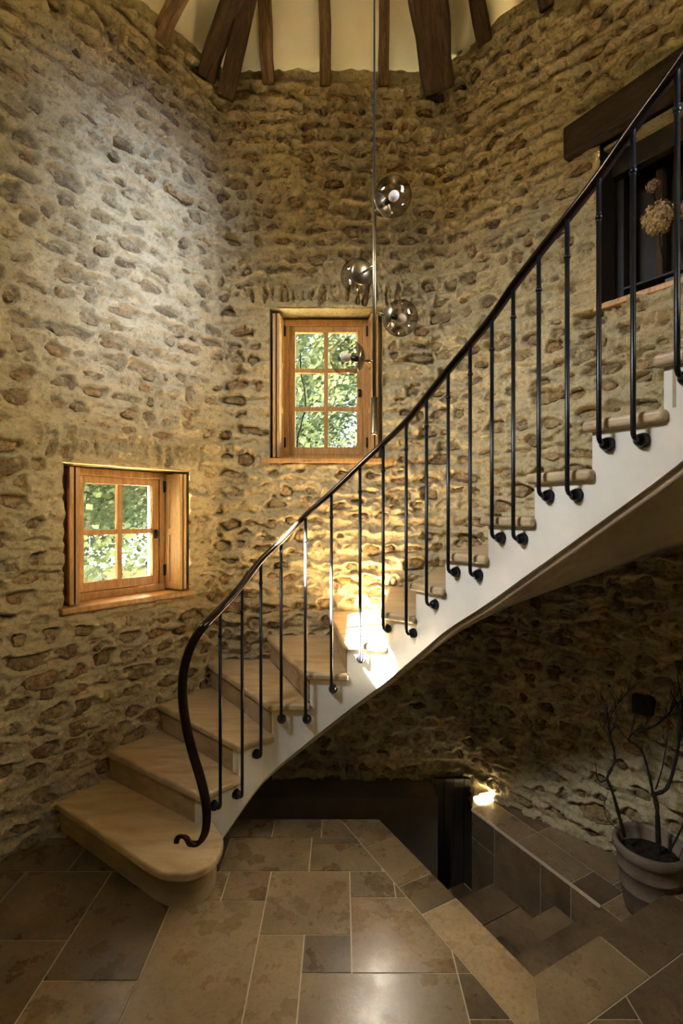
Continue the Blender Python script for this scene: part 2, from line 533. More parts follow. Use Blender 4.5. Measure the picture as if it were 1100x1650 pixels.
for (a, b, q, d) in (W1, W2):                       # stones set on edge over the casements
    s = a - 0.15
    while s < b + 0.15:
        rx = random.uniform(0.014, 0.026)
        stones.append((s + rx, d + 0.105 + random.uniform(-0.015, 0.015), rx, random.uniform(0.055, 0.082), random.uniform(-0.018, -0.004), random.uniform(-0.18, 0.18)))
        s += 2 * rx + random.uniform(0.018, 0.05)

ns = len(SL)
NZ = int((5.10 - ZB) / DS)
Zg = np.linspace(ZB, 5.10, NZ)
warp1 = fbm((ns, NZ), (S_END / 0.09, 5.4 / 0.06), 3, 21)
warp2 = fbm((ns, NZ), (S_END / 0.10, 5.4 / 0.05), 3, 22)
warpz = fbm((ns, NZ), (S_END / 0.45, 5.4 / 0.35), 3, 23)
ridge = 1 - 2 * np.abs(fbm((ns, NZ), (S_END / 0.21, 5.4 / 0.085), 3, 3))
course = np.sin(2 * np.pi * Zg[None, :] / 0.105 + 5.0 * warpz + 1.5 * warp2)
calm = 1.0 - 0.35 * np.clip((1.2 - Zg[None, :]) / 0.5, 0, 1)
H = calm * (0.027 * ridge + 0.013 * course + 0.014 * warpz) + 0.013 * fbm((ns, NZ), (S_END / 0.06, 5.4 / 0.03), 3, 5)
lip = np.zeros((ns, NZ)); pit = np.zeros((ns, NZ))
srng = random.Random(77)
for (c, zz, rx, rz, pr, ro) in stones:
    i0, i1 = np.searchsorted(SL, (c - rx * 2.0, c + rx * 2.0))
    j0, j1 = np.searchsorted(Zg, (zz - rz * 2.4, zz + rz * 2.4))
    dep = srng.choice((0.2, 0.5, 0.9, 1.0, 1.15)); cut = srng.uniform(0.66, 1.12); sk_y = srng.uniform(-0.35, 0.15)
    if i1 <= i0 or j1 <= j0: continue
    ds = SL[i0:i1, None] - c; dz = Zg[None, j0:j1] - zz
    x = (ds * math.cos(ro) + dz * math.sin(ro)) / rx + 0.95 * warp1[i0:i1, j0:j1]
    y = (-ds * math.sin(ro) + dz * math.cos(ro)) / rz - sk_y + 1.0 * warp2[i0:i1, j0:j1]
    r = np.power(np.abs(x) ** 2.3 + np.abs(y) ** 2.3, 1 / 2.3)
    pit[i0:i1, j0:j1] = np.maximum(pit[i0:i1, j0:j1], dep * np.clip((cut - r) / 0.30 + 0.5, 0, 1))
    lip[i0:i1, j0:j1] = np.maximum(lip[i0:i1, j0:j1], np.exp(-((r - cut - 0.30) / 0.30) ** 2) * (0.5 + 0.7 * np.tanh(1.6 * y)))
H = H + lip * 0.020 - pit * 0.036

walls = {}
def wall_part(name, i0, i1, label):
    idx = np.arange(i0, i1 + 1)
    jm = np.arange(NZ)
    pos = np.empty((len(idx), NZ, 3))
    h = H[idx]
    pos[..., 0] = PL[idx, 0][:, None] + NL[idx, 0][:, None] * h
    pos[..., 1] = PL[idx, 1][:, None] + NL[idx, 1][:, None] * h
    pos[..., 2] = Zg[None, :]
    vid = np.arange(len(idx) * NZ).reshape(len(idx), NZ)
    sc_ = (SL[idx][:-1] + SL[idx][1:]) / 2
    zc = (Zg[:-1] + Zg[1:]) / 2
    keep = np.ones((len(idx) - 1, NZ - 1), bool)
    for (a, b, c, d) in OPEN:
        keep &= ~((sc_[:, None] > a) & (sc_[:, None] < b) & (zc[None] > c) & (zc[None] < d))
    keep &= zc[None] < (z_top(sc_)[:, None] + 0.015)
    q = np.stack([vid[:-1, :-1], vid[:-1, 1:], vid[1:, 1:], vid[1:, :-1]], -1)[keep]
    me = bpy.data.meshes.new(name)
    nv, nf = pos.shape[0] * NZ, len(q)
    me.vertices.add(nv); me.vertices.foreach_set('co', pos.reshape(-1))
    me.loops.add(nf * 4); me.loops.foreach_set('vertex_index', q.reshape(-1).astype(np.int32))
    me.polygons.add(nf)
    me.polygons.foreach_set('loop_start', (np.arange(nf) * 4).astype(np.int32))
    me.polygons.foreach_set('loop_total', np.full(nf, 4, np.int32))
    me.polygons.foreach_set('use_smooth', np.ones(nf, bool))
    me.update(calc_edges=True); me.validate()
    o = link_mesh(name, me, M['mortar'])
    tag(o, label, kind='structure')
    walls[name] = (o, SL[i0], SL[i1])
    return o
ic = int(np.argmin(np.abs(SL - S_CORNER))); ib = int(np.argmin(np.abs(SL - S_BACK1)))
wall_part('wall_left', 0, ic, 'rubble stone wall around the low square casement')
wall_part('wall_back', ic, ib, 'rubble stone wall around the tall six-pane casement')
wall_part('wall_right', ib, ns - 1, 'curving rubble stone wall below the wooden lintel')

# ten stone shapes of forty triangles each
def stone_mesh(k):
    r = random.Random(100 + k)
    vs = [(0, r.uniform(0.75, 1.0), 0)]
    for rad, y0, y1 in ((0.52, 0.68, 1.0), (0.90, 0.25, 0.62), (1.04, -1.0, -1.0)):
        for i in range(8):
            a = 2 * math.pi * i / 8 + r.uniform(-0.3, 0.3)
            ca, sa = math.cos(a), math.sin(a)
            e = (abs(ca) ** 3 + abs(sa) ** 3) ** (-1 / 3)
            q = rad * r.uniform(0.74, 1.16) * e
            vs.append((q * ca, r.uniform(y0, y1) - 0.42 * q * sa, q * sa))
    fs = [(0, 1 + (i + 1) % 8, 1 + i) for i in range(8)]
    for b in (1, 9):
        for i in range(8):
            a0, a1, c0, c1 = b + i, b + (i + 1) % 8, b + 8 + i, b + 8 + (i + 1) % 8
            fs += [(a0, a1, c1), (a0, c1, c0)]
    me = bpy.data.meshes.new('stone')
    me.from_pydata(vs, [], fs)
    me.materials.append(M['stone'])
    me.update()
    return me
STONES = [stone_mesh(k) for k in range(14)]
STONE_NP = [(np.array([v.co[:] for v in m.vertices]), [tuple(p.vertices) for p in m.polygons]) for m in STONES]

def stone_matrix(st):
    c, zz, rx, rz, pr, ro = st
    p, n = plan(np.array([c])); p = p[0]; n = n[0]
    N = Vector((n[0], n[1], 0)).normalized(); T = Vector((-n[1], n[0], 0)).normalized(); Z = Vector((0, 0, 1))
    T2 = T * math.cos(ro) + Z * math.sin(ro) * (1 if True else -1)
    if (T.x * (plan(np.array([c + 0.01]))[0][0][0] - p[0]) + T.y * (plan(np.array([c + 0.01]))[0][0][1] - p[1])) < 0:
        T = -T; T2 = T * math.cos(ro) + Z * math.sin(ro)
    Z2 = N.cross(T2) if N.cross(T2).z > 0 else T2.cross(N)
    i = min(max(int(np.searchsorted(SL, c)), 0), ns - 1); j = min(max(int(np.searchsorted(Zg, zz)), 0), NZ - 1)
    base = -0.017
    hh = 0.024
    off = base + pr + 0.004; rx *= 1.12; rz *= 1.15
    loc = Vector((p[0] + N.x * off, p[1] + N.y * off, zz))
    Mx = Matrix.Identity(4)
    for a in range(3):
        Mx[a][0] = T2[a] * rx; Mx[a][1] = N[a] * hh; Mx[a][2] = Z2[a] * rz; Mx[a][3] = loc[a]
    return Mx, loc

for name, (w, s0, s1) in walls.items():
    mine = [st for st in stones if s0 <= st[0] < s1 or (name == 'wall_right' and st[0] >= s1)]
    scored = []
    for st in mine:
        Mx, loc = stone_matrix(st)
        x = 550 + loc.x / loc.y * F; y = 825 - (loc.z - EYE) / loc.y * F
        vis = 0 <= x <= 1100 and 0 <= y <= 1650
        hidden = loc.x > -0.4 and loc.z < 0.175 * max(0, (loc.x + 0.9) * 4) * 0 + 0.35
        area = st[2] * st[3] * (F / loc.y) ** 2 * abs(Vector((loc.x, loc.y)).normalized().dot(Vector((-Mx[0][1], -Mx[1][1])).normalized()))
        scored.append((area if vis and not hidden else area * 1e-3, Mx))
    scored.sort(key=lambda q: -q[0])
    for k, (ar, Mx) in enumerate(scored[:300]):
        o = bpy.data.objects.new('stone', STONES[k % len(STONES)])
        COL.objects.link(o)
        o.parent = w
        o.matrix_world = Mx
    vs, fs = [], []
    for k, (ar, Mx) in enumerate(scored[300:]):
        V, Fc = STONE_NP[k % len(STONES)]
        Mn = np.array(Mx)
        b = len(vs)
        vs += [tuple(v) for v in (V @ Mn[:3, :3].T + Mn[:3, 3])]
        fs += [tuple(i + b for i in f) for f in Fc]
    if vs:
        tag(mesh('rubble', vs, fs, M['stone'], w), kind='stuff')

# reveals of the openings in the rubble walls
def reveal(name, parent, W, depth, mat, extra=0.0):
    a, b, c, d = W
    ss = np.linspace(a, b, 7)
    p, n = plan(ss)
    nm = n[3]
    vs, fs = [], []
    def quad(A, B, C, D):
        k = len(vs); vs.extend([A, B, C, D]); fs.append((k, k + 1, k + 2, k + 3))
    def pt(i, z, h):
        return (p[i, 0] + nm[0] * h, p[i, 1] + nm[1] * h, z)
    hi = 0.012
    for i in range(6):
        quad(pt(i, d, hi), pt(i + 1, d, hi), pt(i + 1, d, -depth), pt(i, d, -depth))
        quad(pt(i, c, hi), pt(i + 1, c, hi), pt(i + 1, c, -depth), pt(i, c, -depth))
    for i in (0, 6):
        quad(pt(i, c, hi), pt(i, d, hi), pt(i, d, -depth), pt(i, c, -depth))
    return mesh(name, vs, fs, mat, parent)
reveal('reveal', walls['wall_left'][0], W1, 0.20, M['mortar'])
reveal('reveal', walls['wall_back'][0], W2, 0.20, M['mortar'])
reveal('reveal', walls['wall_right'][0], W3, 0.13, M['niche'])
# outer face of the tower, so that no sunlight leaks in
def outer_wall():
    off = 0.55
    vs, fs = [], []
    idx = list(range(0, ns, 8)) + [ns - 1]
    for i in idx:
        for zz in (ZB, 6.0):
            vs.append((PL[i, 0] - NL[i, 0] * off, PL[i, 1] - NL[i, 1] * off, zz))
    return vs, fs, idx

# rest of the tower, behind the camera: flat rendered facets with the two openings that let daylight in
wr_bm = bmesh.new()
def facet_with_hole(a, b, hole=None, z0=ZB, z1=5.06, th=0.10):
    a = Vector((a.x, a.y)); b = Vector((b.x, b.y))
    d = (b - a); L = d.length; d = d / L
    n = Vector((d.y, -d.x))                           # inward for our winding
    Mx = Matrix(((d.x, n.x, 0, a.x), (d.y, n.y, 0, a.y), (0, 0, 1, 0), (0, 0, 0, 1)))
    if hole is None:
        box_bm(wr_bm, -0.05, L + 0.05, -th, 0, z0, z1, Mx)
    else:
        u0, u1, h0, h1 = hole
        box_bm(wr_bm, -0.05, u0, -th, 0, z0, z1, Mx)
        box_bm(wr_bm, u1, L + 0.05, -th, 0, z0, z1, Mx)
        box_bm(wr_bm, u0, u1, -th, 0, z0, h0, Mx)
        box_bm(wr_bm, u0, u1, -th, 0, h1, z1, Mx)
    return Mx
HOLE_SUN = (0.03, 1.12, 3.885, 4.25)
facet_with_hole(REAR[0], REAR[1])
facet_with_hole(REAR[1], REAR[2], (0.12, 0.98, 2.85, 4.65))
facet_with_hole(REAR[2], REAR[3])
facet_with_hole(REAR[3], REAR[4])
facet_with_hole(REAR[4], REAR[5])
facet_with_hole(REAR[5], REAR[6], HOLE_SUN)
tag(from_bm('wall_rear', wr_bm, M['mortar']), 'plain rendered wall behind the viewpoint', kind='structure')

# ------------------------------------------------------------------ ceiling and roof timbers
APEX = Vector((0.0, 1.5, 8.45))
ring = []
for i in list(range(0, ns, 12)) + [ns - 1]:
    ring.append(Vector((PL[i, 0], PL[i, 1], float(z_top(SL[i])))))
ring += [Vector((p.x, p.y, 5.0)) for p in REAR[1:-1]]
vs, fs = [], []
n = len(ring)
for q in ring:
    o2 = Vector((q.x, q.y - 1.5, 0)).normalized() * 0.03
    vs.append((q.x + o2.x, q.y + o2.y, q.z - 0.02))
vs.append(APEX)
fs = [(i, (i + 1) % n, n) for i in range(n)]
tag(mesh('ceiling', vs, fs, M['plaster']), 'cream plastered underside of the conical roof', kind='structure')
# roof shell over it, wider than the walls
vs = []
for q in ring:
    o2 = Vector((q.x, q.y - 1.5, 0)).normalized() * 0.2
    vs.append((q.x + o2.x, q.y + o2.y, q.z - 0.08))
vs.append(APEX + Vector((0, 0, 0.4)))
tag(mesh('ceiling_roof_shell', vs, fs, M['outer']), 'outer roof cone over the tower', kind='structure')

def beam(name, a, b, w, d, mat, label, cat='beam', face=None, wob=0.012, taper=1.0):
    """a, b: ends of the beam's axis; w across, d deep; slightly wavy hewn timber"""
    a, b = Vector(a), Vector(b)
    t = (b - a).normalized()
    f = Vector(face if face is not None else (0, -1, 0))
    f = (f - t * f.dot(t)).normalized()
    sd = t.cross(f)
    r = random.Random(hash((round(a.x, 3), round(a.z, 3))) & 0xffff)
    bm = bmesh.new()
    rings = []
    for k in range(9):
        q = a + (b - a) * k / 8
        ww = w * (1 + (taper - 1) * k / 8)
        o = Vector((r.uniform(-wob, wob), r.uniform(-wob, wob), 0)) * (0.6 if k else 0)
        rings.append([bm.verts.new(q + o + sd * x * ww / 2 * (1 + r.uniform(-wob, wob) * 3) + f * y * d / 2) for x, y in ((-1, -1), (1, -1), (1, 1), (-1, 1))])
    for r0, r1 in zip(rings, rings[1:]):
        for k in range(4): bm.faces.new((r0[k], r0[(k + 1) % 4], r1[(k + 1) % 4], r1[k]))
    bm.faces.new(list(reversed(rings[0]))); bm.faces.new(rings[-1])
    # local frame along the grain
    Q = Matrix((sd, f, t)).transposed().to_4x4(); Q.translation = a
    bmesh.ops.transform(bm, matrix=Q.inverted(), verts=bm.verts)
    o = from_bm(name, bm, mat)
    o.matrix_world = Q
    bevel(o, min(w, d) * 0.10, 2)
    return tag(o, label, cat, 'roof timbers')

def up_beam(name, p0, Y0, p1, Y1, w, d, mat, label, ext=0.8, face=None, taper=1.0):
    a = P(p0[0], p0[1], Y0); b = P(p1[0], p1[1], Y1)
    t = (b - a).normalized()
    return beam(name, a - t * 0.03, b + t * ext, w, d, mat, label, 'beam', face, taper=taper)
def yl(x):   # distance of the wall at pixel column x
    s = s_at_px(x)
    return float(np.interp(s, SL, PL[:, 1]))
nl = Vector((0.7857, -0.6187, 0))
up_beam('rafter', (259, 58), yl(259) - 0.02, (287, 0), yl(287) - 0.22, 0.085, 0.09, M['rafter'], 'slim rafter over the wall of the low square casement', face=nl)
up_beam('roof_beam', (334, 118), yl(334) - 0.05, (374, 0), yl(352) - 0.36, 0.125, 0.13, M['beam'], 'brown hip beam leaning behind the long dark strut', face=nl + Vector((0, -0.6, 0)))
up_beam('roof_strut', (364, 150), 3.50, (398, 0), 3.28, 0.115, 0.12, M['beam'], 'long dark square strut reaching lowest down the wall corner', face=(0.35, -1, 0))
up_beam('rafter', (433, 130), 3.60, (425, 0), 3.40, 0.088, 0.09, M['rafter'], 'pitted rafter just beside the dark strut')
up_beam('rafter', (524, 132), 3.60, (522, 0), 3.40, 0.080, 0.09, M['rafter'], 'worm-eaten rafter in the middle above the six-pane casement')
up_beam('rafter', (618, 132), 3.60, (620, 0), 3.40, 0.070, 0.09, M['rafter'], 'thin rafter just beside the pendant cord')
up_beam('roof_beam', (706, 140), 3.50, (688, 0), 3.24, 0.20, 0.24, M['beam'], 'massive rough tapering hip beam, thickest of the roof timbers', face=(-0.25, -1, 0), taper=1.5)
up_beam('rafter', (780, 64), yl(780) - 0.03, (766, 0), yl(766) - 0.14, 0.10, 0.10, M['beam'], 'dark rafter beyond the massive hip beam', face=(-0.6, -1, 0))
up_beam('rafter', (880, 6), yl(880) - 0.03, (866, -60), yl(866) - 0.14, 0.09, 0.10, M['beam'], 'rafter foot barely showing at the top edge above the curved wall', face=(-0.7, -1, 0))

# ------------------------------------------------------------------ floor and well
C2 = Vector((0.7316, 1.888))                  # inner corner of the well
AV = Vector((-0.4696, 0.8829))                # along the well's long edge
NV = Vector((0.8829, 0.4696))                 # across the well
AMAX = 1.10
def na(p): q = Vector((p[0], p[1])) - C2; return q.dot(NV), q.dot(AV)
def fp(n_, a_): v = C2 + NV * n_ + AV * a_; return (v.x, v.y)

def clip(poly, nx, ny, c):
    """keep nx*x + ny*y <= c"""
    out = []
    for i in range(len(poly)):
        p, q = poly[i], poly[(i + 1) % len(poly)]
        dp = nx * p[0] + ny * p[1] - c; dq = nx * q[0] + ny * q[1] - c
        if dp <= 0: out.append(p)
        if (dp < 0 < dq) or (dq < 0 < dp):
            t = dp / (dp - dq)
            out.append((p[0] + (q[0] - p[0]) * t, p[1] + (q[1] - p[1]) * t))
    return out
def area(poly):
    return abs(sum(poly[i][0] * poly[(i + 1) % len(poly)][1] - poly[(i + 1) % len(poly)][0] * poly[i][1] for i in range(len(poly)))) / 2 if len(poly) > 2 else 0
def dedup(poly):
    out = []
    for p in poly:
        if not out or math.hypot(p[0] - out[-1][0], p[1] - out[-1][1]) > 0.002: out.append(p)
    if len(out) > 1 and math.hypot(out[0][0] - out[-1][0], out[0][1] - out[-1][1]) < 0.002: out.pop()
    return out

# slab with the well cut out
floor_out = [(L_END.x, L_END.y), (CORNER.x, CORNER.y)]
end_l = fp(0, AMAX)
Yfe = end_l[1]
slab = [(-2.05, 0.45), (-1.2, -0.78), (0.6, -0.78), (1.75, -0.2), (2.2, 0.8), (2.13, 1.8), fp(1.6, 0.0)]
slab = [(L_END.x - 0.02, L_END.y)] + slab + [fp(0, 0), (end_l[0], Yfe), (-1.47, Yfe)]
floor = prism('floor', slab, -0.20, -0.003, M['grout'])
tag(floor, 'pale grouted bed of the stone floor', kind='structure')

G = 0.003
BW_A, BW_N = 0.195, 0.207
def lay(poly, zt, mat, parent, th=0.014):
    poly = dedup(poly)
    if area(poly) < 0.0012: return
    # shrink towards the joints
    cx = sum(p[0] for p in poly) / len(poly); cy = sum(p[1] for p in poly) / len(poly)
    o = prism('tile', [(p[0] - cx, p[1] - cy) for p in poly], -th, 0, mat, parent)
    o.location = (cx, cy, zt + random.uniform(-0.0007, 0.0007))
    return o
rects = [(-.345, .04, 2.08, 2.446, 'tile'), (.04, .25, 2.28, 2.446, 'tile_dark'), (.25, .6, 2.28, 2.446, 'tile'), (.04, .445, 1.906, 2.28, 'tile'),
         (.445, .8, 1.906, 2.28, 'tile'), (-.16, .2, 2.446, 2.647, 'tile'), (.2, .6, 2.446, 2.647, 'tile'), (-.16, .17, 2.647, 2.70, 'tile_dark'),
         (.17, .45, 2.647, 2.70, 'tile'), (-.6, -.16, 2.446, 2.70, 'tile'), (-.38, -.11, 2.70, 2.87, 'tile'), (-.11, .3, 2.70, 2.87, 'tile'),
         (-.9, -.38, 2.70, 2.87, 'tile_dark'), (-1.0, -.6, 2.446, 2.70, 'tile_dark'), (-1.5, -.9, 2.70, 2.87, 'tile_dark'),
         (-.55, -.345, 2.262, 2.446, 'tile'), (-.77, -.55, 2.262, 2.446, 'tile'), (-.77, -.345, 1.66, 2.262, 'tile_light'),
         (-.345, -.155, 1.50, 2.08, 'tile_light'), (-.155, .04, 1.906, 2.08, 'tile_dark'), (-.155, .445, 1.50, 1.906, 'tile_light'),
         (.445, .8, 1.733, 1.906, 'tile_dark'),
         (-1.13, -.77, 1.875, 2.446, 'tile_dark'), (-1.55, -1.13, 2.052, 2.446, 'tile_dark'), (-1.55, -1.13, 1.70, 2.052, 'tile_dark'), (-1.13, -.77, 1.50, 1.875, 'tile'),
         (-1.35, -1.0, 2.446, 2.70, 'tile_dark'), (-1.75, -1.35, 2.446, 2.70, 'tile_dark'), (-2.1, -1.55, 2.10, 2.446, 'tile_dark'), (-2.1, -1.55, 1.70, 2.10, 'tile_dark'),
         (-2.1, -1.6, 1.30, 1.70, 'tile'), (-1.6, -1.13, 1.30, 1.70, 'tile'), (-1.13, -.77, 1.10, 1.50, 'tile'), (-.77, -.345, 1.06, 1.66, 'tile'), (-.345, .445, 1.10, 1.50, 'tile_light'),
         (.445, 1.04, 1.35, 1.733, 'tile'), (.62, 1.04, 1.733, 2.2, 'tile_dark'), (1.04, 1.45, 1.62, 2.3, 'tile_dark'), (1.45, 1.95, 1.80, 2.4, 'tile_dark'), (1.04, 1.55, 1.20, 1.62, 'tile'), (1.45, 2.1, 1.62, 1.80, 'tile'), (1.55, 2.2, 1.2, 1.62, 'tile'), (.445, 1.04, 1.0, 1.35, 'tile')]
nL = Vector((E_L.y, -E_L.x))                   # outward normal of the lower casement's wall
if nL.dot(CORNER - Vector((0, 1.5))) < 0: nL = -nL
cL = nL.dot(CORNER)
seen_n = 0
for (x0, x1, y0, y1, m) in rects:
    r = [(x0 + G, y0 + G), (x1 - G, y0 + G), (x1 - G, y1 - G), (x0 + G, y1 - G)]
    r = clip(r, 0, 1, Yfe)
    r = clip(r, nL.x, nL.y, cL)
    kA = NV.dot(C2) - BW_A - G
    kN = AV.dot(C2) - BW_N - G
    if x0 < 0.62:
        p1 = clip(r, NV.x, NV.y, kA)
        lay(p1, 0, M[m], floor)
        if x0 >= 0.44 and y1 < 1.74:
            lay(clip(clip(r, -NV.x, -NV.y, -(kA + 2 * G)), AV.x, AV.y, kN), 0, M[m], floor)
    else:
        lay(clip(clip(r, AV.x, AV.y, kN), -NV.x, -NV.y, -(kA + 2 * G)), 0, M[m], floor)
# border tiles along the long edge and the near edge of the well
def fpoly(n0, n1, a0, a1): return [fp(n0 + G, a0 + G), fp(n1 - G, a0 + G), fp(n1 - G, a1 - G), fp(n0 + G, a1 - G)]
joints = [0.0, 0.44, 0.62, 0.93, 1.35]
for k, (a0, a1) in enumerate(zip(joints, joints[1:])):
    poly = fpoly(-BW_A, 0.003, a0, a1)
    if k == 0: poly = [fp(-BW_A + G, -BW_N * BW_A / BW_A + 0.0 + G + G), fp(0.0, 0.0 + G), fp(0.0, a1 - G), fp(-BW_A + G, a1 - G)]
    poly = clip(poly, 0, 1, Yfe)
    lay(poly, 0, M['tile_light' if k == 0 else 'tile'], floor)
lay([fp(-BW_A + G, -BW_N + G), fp(0.393 - G, -BW_N + G), fp(0.393 - G, 0.003), fp(G, 0.003)], 0, M['tile_light'], floor)
lay(fpoly(0.393, 0.90, -BW_N, 0.006), 0, M['tile_dark'], floor)
lay(fpoly(0.90, 1.45, -BW_N, 0.006), 0, M['tile'], floor)

# ledge one step down, with the pot on it
ZL = -0.175
NW = 0.752
ledge_poly = [fp(NW, 0.0), fp(1.45, 0.0), (1.83, 2.56), (1.60, 2.87), (1.40, 3.08), (1.20, 3.28), (1.06, 3.42), (0.95, 3.54), fp(NW, 1.15)]
ledge = prism('floor_ledge', ledge_poly, -1.6, ZL - 0.003, M['grout'])
tag(ledge, 'tiled ledge one step down beside the cellar well', kind='structure')
def lay_ledge(n0, n1, a0, a1, m):
    p = fpoly(n0, n1, a0, a1)
    # stop at the wall: drop the corners beyond the rubble face
    for (q1, q2) in (((1.83, 2.56), (1.60, 2.87)), ((1.60, 2.87), (1.40, 3.08)), ((1.40, 3.08), (1.20, 3.28)), ((1.20, 3.28), (1.06, 3.42)), ((1.06, 3.42), (0.95, 3.54))):
        d = Vector(q2) - Vector(q1)
        nn = Vector((d.y, -d.x))
        if nn.dot(Vector(q1) - Vector((0, 1.5))) < 0: nn = -nn
        p = clip(p, nn.x, nn.y, nn.dot(Vector(q1)))
        if len(p) < 3: return
    lay(p, ZL, M[m], ledge)
for (a0, a1, m) in ((0.0, .24, 'tile'), (.24, .41, 'tile_dark'), (.41, .78, 'tile'), (.78, 1.15, 'tile')):
    lay_ledge(NW - 0.0, .935, a0, a1, m)
for (a0, a1) in ((0.0, .30), (.30, .78), (.78, 1.15)):
    lay_ledge(.935, 1.45, a0, a1, 'tile')
# tiles on the ledge's face
def face_tile(a0, a1, z0, z1, m):
    p = [fp(NW - 0.004, a0 + G), fp(NW - 0.004, a1 - G), fp(NW, a1 - G), fp(NW, a0 + G)]
    cx = sum(q[0] for q in p) / 4; cy = sum(q[1] for q in p) / 4
    o = prism('face_tile', [(q[0] - cx, q[1] - cy) for q in p], z0 + G, z1 - G, M[m], ledge)
    o.location = (cx, cy, 0)
for (a0, a1, zs, m) in ((.10, .41, (-.52, ZL), 'tile'), (.41, .604, (-.56, ZL), 'tile_dark'), (.604, .95, (-.9, ZL), 'tile'),
                        (.95, 1.15, (-.36, ZL), 'tile_dark'), (.95, 1.15, (-.95, -.36), 'tile_dark')):
    face_tile(a0, a1, zs[0], zs[1], m)

prism('edge_strip', [fp(NW - 0.007, .24), fp(NW, .24), fp(NW, 1.15), fp(NW - 0.007, 1.15)], ZL - 0.014, ZL + 0.0015, M['grout'], ledge)
# cellar steps
cs = empty('cellar_steps', (*fp(0.37, 0.3), -0.5))
tag(cs, 'brown tiled steps sinking into the dark cellar well', 'steps')
inv = Matrix.Translation(Vector(cs.location)).inverted()
steps = [(0.0, .24, -.175), (.24, .50, -.35), (.50, .95, -.525), (.95, 1.22, -.70), (1.22, 1.32, -.875)]
def cs_obj(o):
    o.parent = cs
    o.matrix_parent_inverse = inv
    return o
for (a0, a1, zt) in steps:
    cs_obj(prism('step_bed', [fp(-0.02, a0), fp(NW, a0), fp(NW, a1), fp(-0.02, a1)], zt - 0.30, zt - 0.012, M['grout']))
def step_tile(n0, n1, a0, a1, zt, m):
    p = fpoly(n0, n1, a0, a1)
    cx = sum(q[0] for q in p) / 4; cy = sum(q[1] for q in p) / 4
    o = prism('tile', [(q[0] - cx, q[1] - cy) for q in p], -0.012, 0, M[m])
    o.location = (cx, cy, zt)
    cs_obj(o)
step_tile(0.0, NW - .012, 0.0, .24, -.175, 'tile_dark')
step_tile(0.0, .34, .24, .50, -.35, 'tile_dark'); step_tile(.34, NW - .012, .24, .50, -.35, 'tile')
step_tile(0.0, .40, .50, .72, -.525, 'tile_dark'); step_tile(0.0, .40, .72, .95, -.525, 'tile_dark')
step_tile(.40, NW - .012, .50, .74, -.525, 'tile'); step_tile(.40, NW - .012, .74, .95, -.525, 'tile')
step_tile(0.0, NW - .012, .95, 1.22, -.70, 'tile_dark'); step_tile(0.0, NW - .012, 1.22, 1.32, -.875, 'tile_dark')
# well linings: footing of the back wall, dark passage beside the ledge, floor of the well
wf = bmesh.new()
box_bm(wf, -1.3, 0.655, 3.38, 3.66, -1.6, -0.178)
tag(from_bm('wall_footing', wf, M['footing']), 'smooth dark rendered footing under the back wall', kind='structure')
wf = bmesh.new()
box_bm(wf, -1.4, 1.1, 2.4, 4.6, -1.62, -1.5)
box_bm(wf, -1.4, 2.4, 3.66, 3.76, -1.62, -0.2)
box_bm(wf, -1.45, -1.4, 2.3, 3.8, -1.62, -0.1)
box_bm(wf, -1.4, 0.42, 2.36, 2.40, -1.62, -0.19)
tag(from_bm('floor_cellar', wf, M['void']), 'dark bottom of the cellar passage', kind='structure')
# plank door closing the passage
dr = empty('door_1', (0.76, 3.50, -1.0))
tag(dr, 'low dark cellar door at the bottom of the well', kind='structure')
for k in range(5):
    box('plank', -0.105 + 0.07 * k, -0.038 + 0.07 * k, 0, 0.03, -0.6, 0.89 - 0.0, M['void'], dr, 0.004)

# ------------------------------------------------------------------ staircase
RISE = 0.175
S = {1: (-.80, 2.29), 2: (-.69, 2.475), 3: (-.548, 2.64), 4: (-.40, 2.75), 5: (-.20, 2.76), 6: (.007, 2.735), 7: (.211, 2.70), 8: (.354, 2.60),
     9: (.471, 2.43), 10: (.619, 2.23), 11: (.745, 2.02), 12: (.868, 1.80), 13: (.998, 1.60), 14: (1.10, 1.40), 15: (1.17, 1.17), 16: (1.20, .92), 17: (1.20, .66)}
Wl = {2: (-1.41, 2.96), 3: (-1.20, 3.23), 4: (-.96, 3.54), 5: (-.556, 3.63), 6: (-.103, 3.63), 7: (.35, 3.63), 8: (.78, 3.61), 9: (1.09, 3.33), 10: (1.37, 3.05),
      11: (1.62, 2.76), 12: (1.85, 2.42), 13: (2.03, 2.08), 14: (2.14, 1.7), 15: (2.16, 1.3), 16: (2.16, .9), 17: (2.1, .5)}
NK = 12
_sp = spline([Vector((S[k][0], S[k][1], 0)) for k in range(1, 18)], NK)
_wp = spline([Vector((Wl[k][0], Wl[k][1], 0)) for k in range(2, 18)], NK)
def sk(k):
    f = min(max((k - 1) * NK, 0), len(_sp) - 1.001); i = int(f)
    return _sp[i].lerp(_sp[i + 1], f - i)
def wk(k):
    f = min(max((k - 2) * NK, 0), len(_wp) - 1.001); i = int(f)
    return _wp[i].lerp(_wp[i + 1], f - i)
def well_n(k):
    t = (sk(k + 0.25) - sk(k - 0.25)).normalized()
    return Vector((t.y, -t.x, 0))
def so(k, off): return sk(k) + well_n(k) * off            # off > 0: into the well

stair = empty('staircase', (-0.7, 2.5, 0))
tag(stair, 'curved cream stone staircase climbing round the tower wall', 'staircase')
sinv = Matrix.Translation(Vector(stair.location)).inverted()
def st(o):
    o.parent = stair
    o.matrix_parent_inverse = sinv
    return o
TT = 0.042
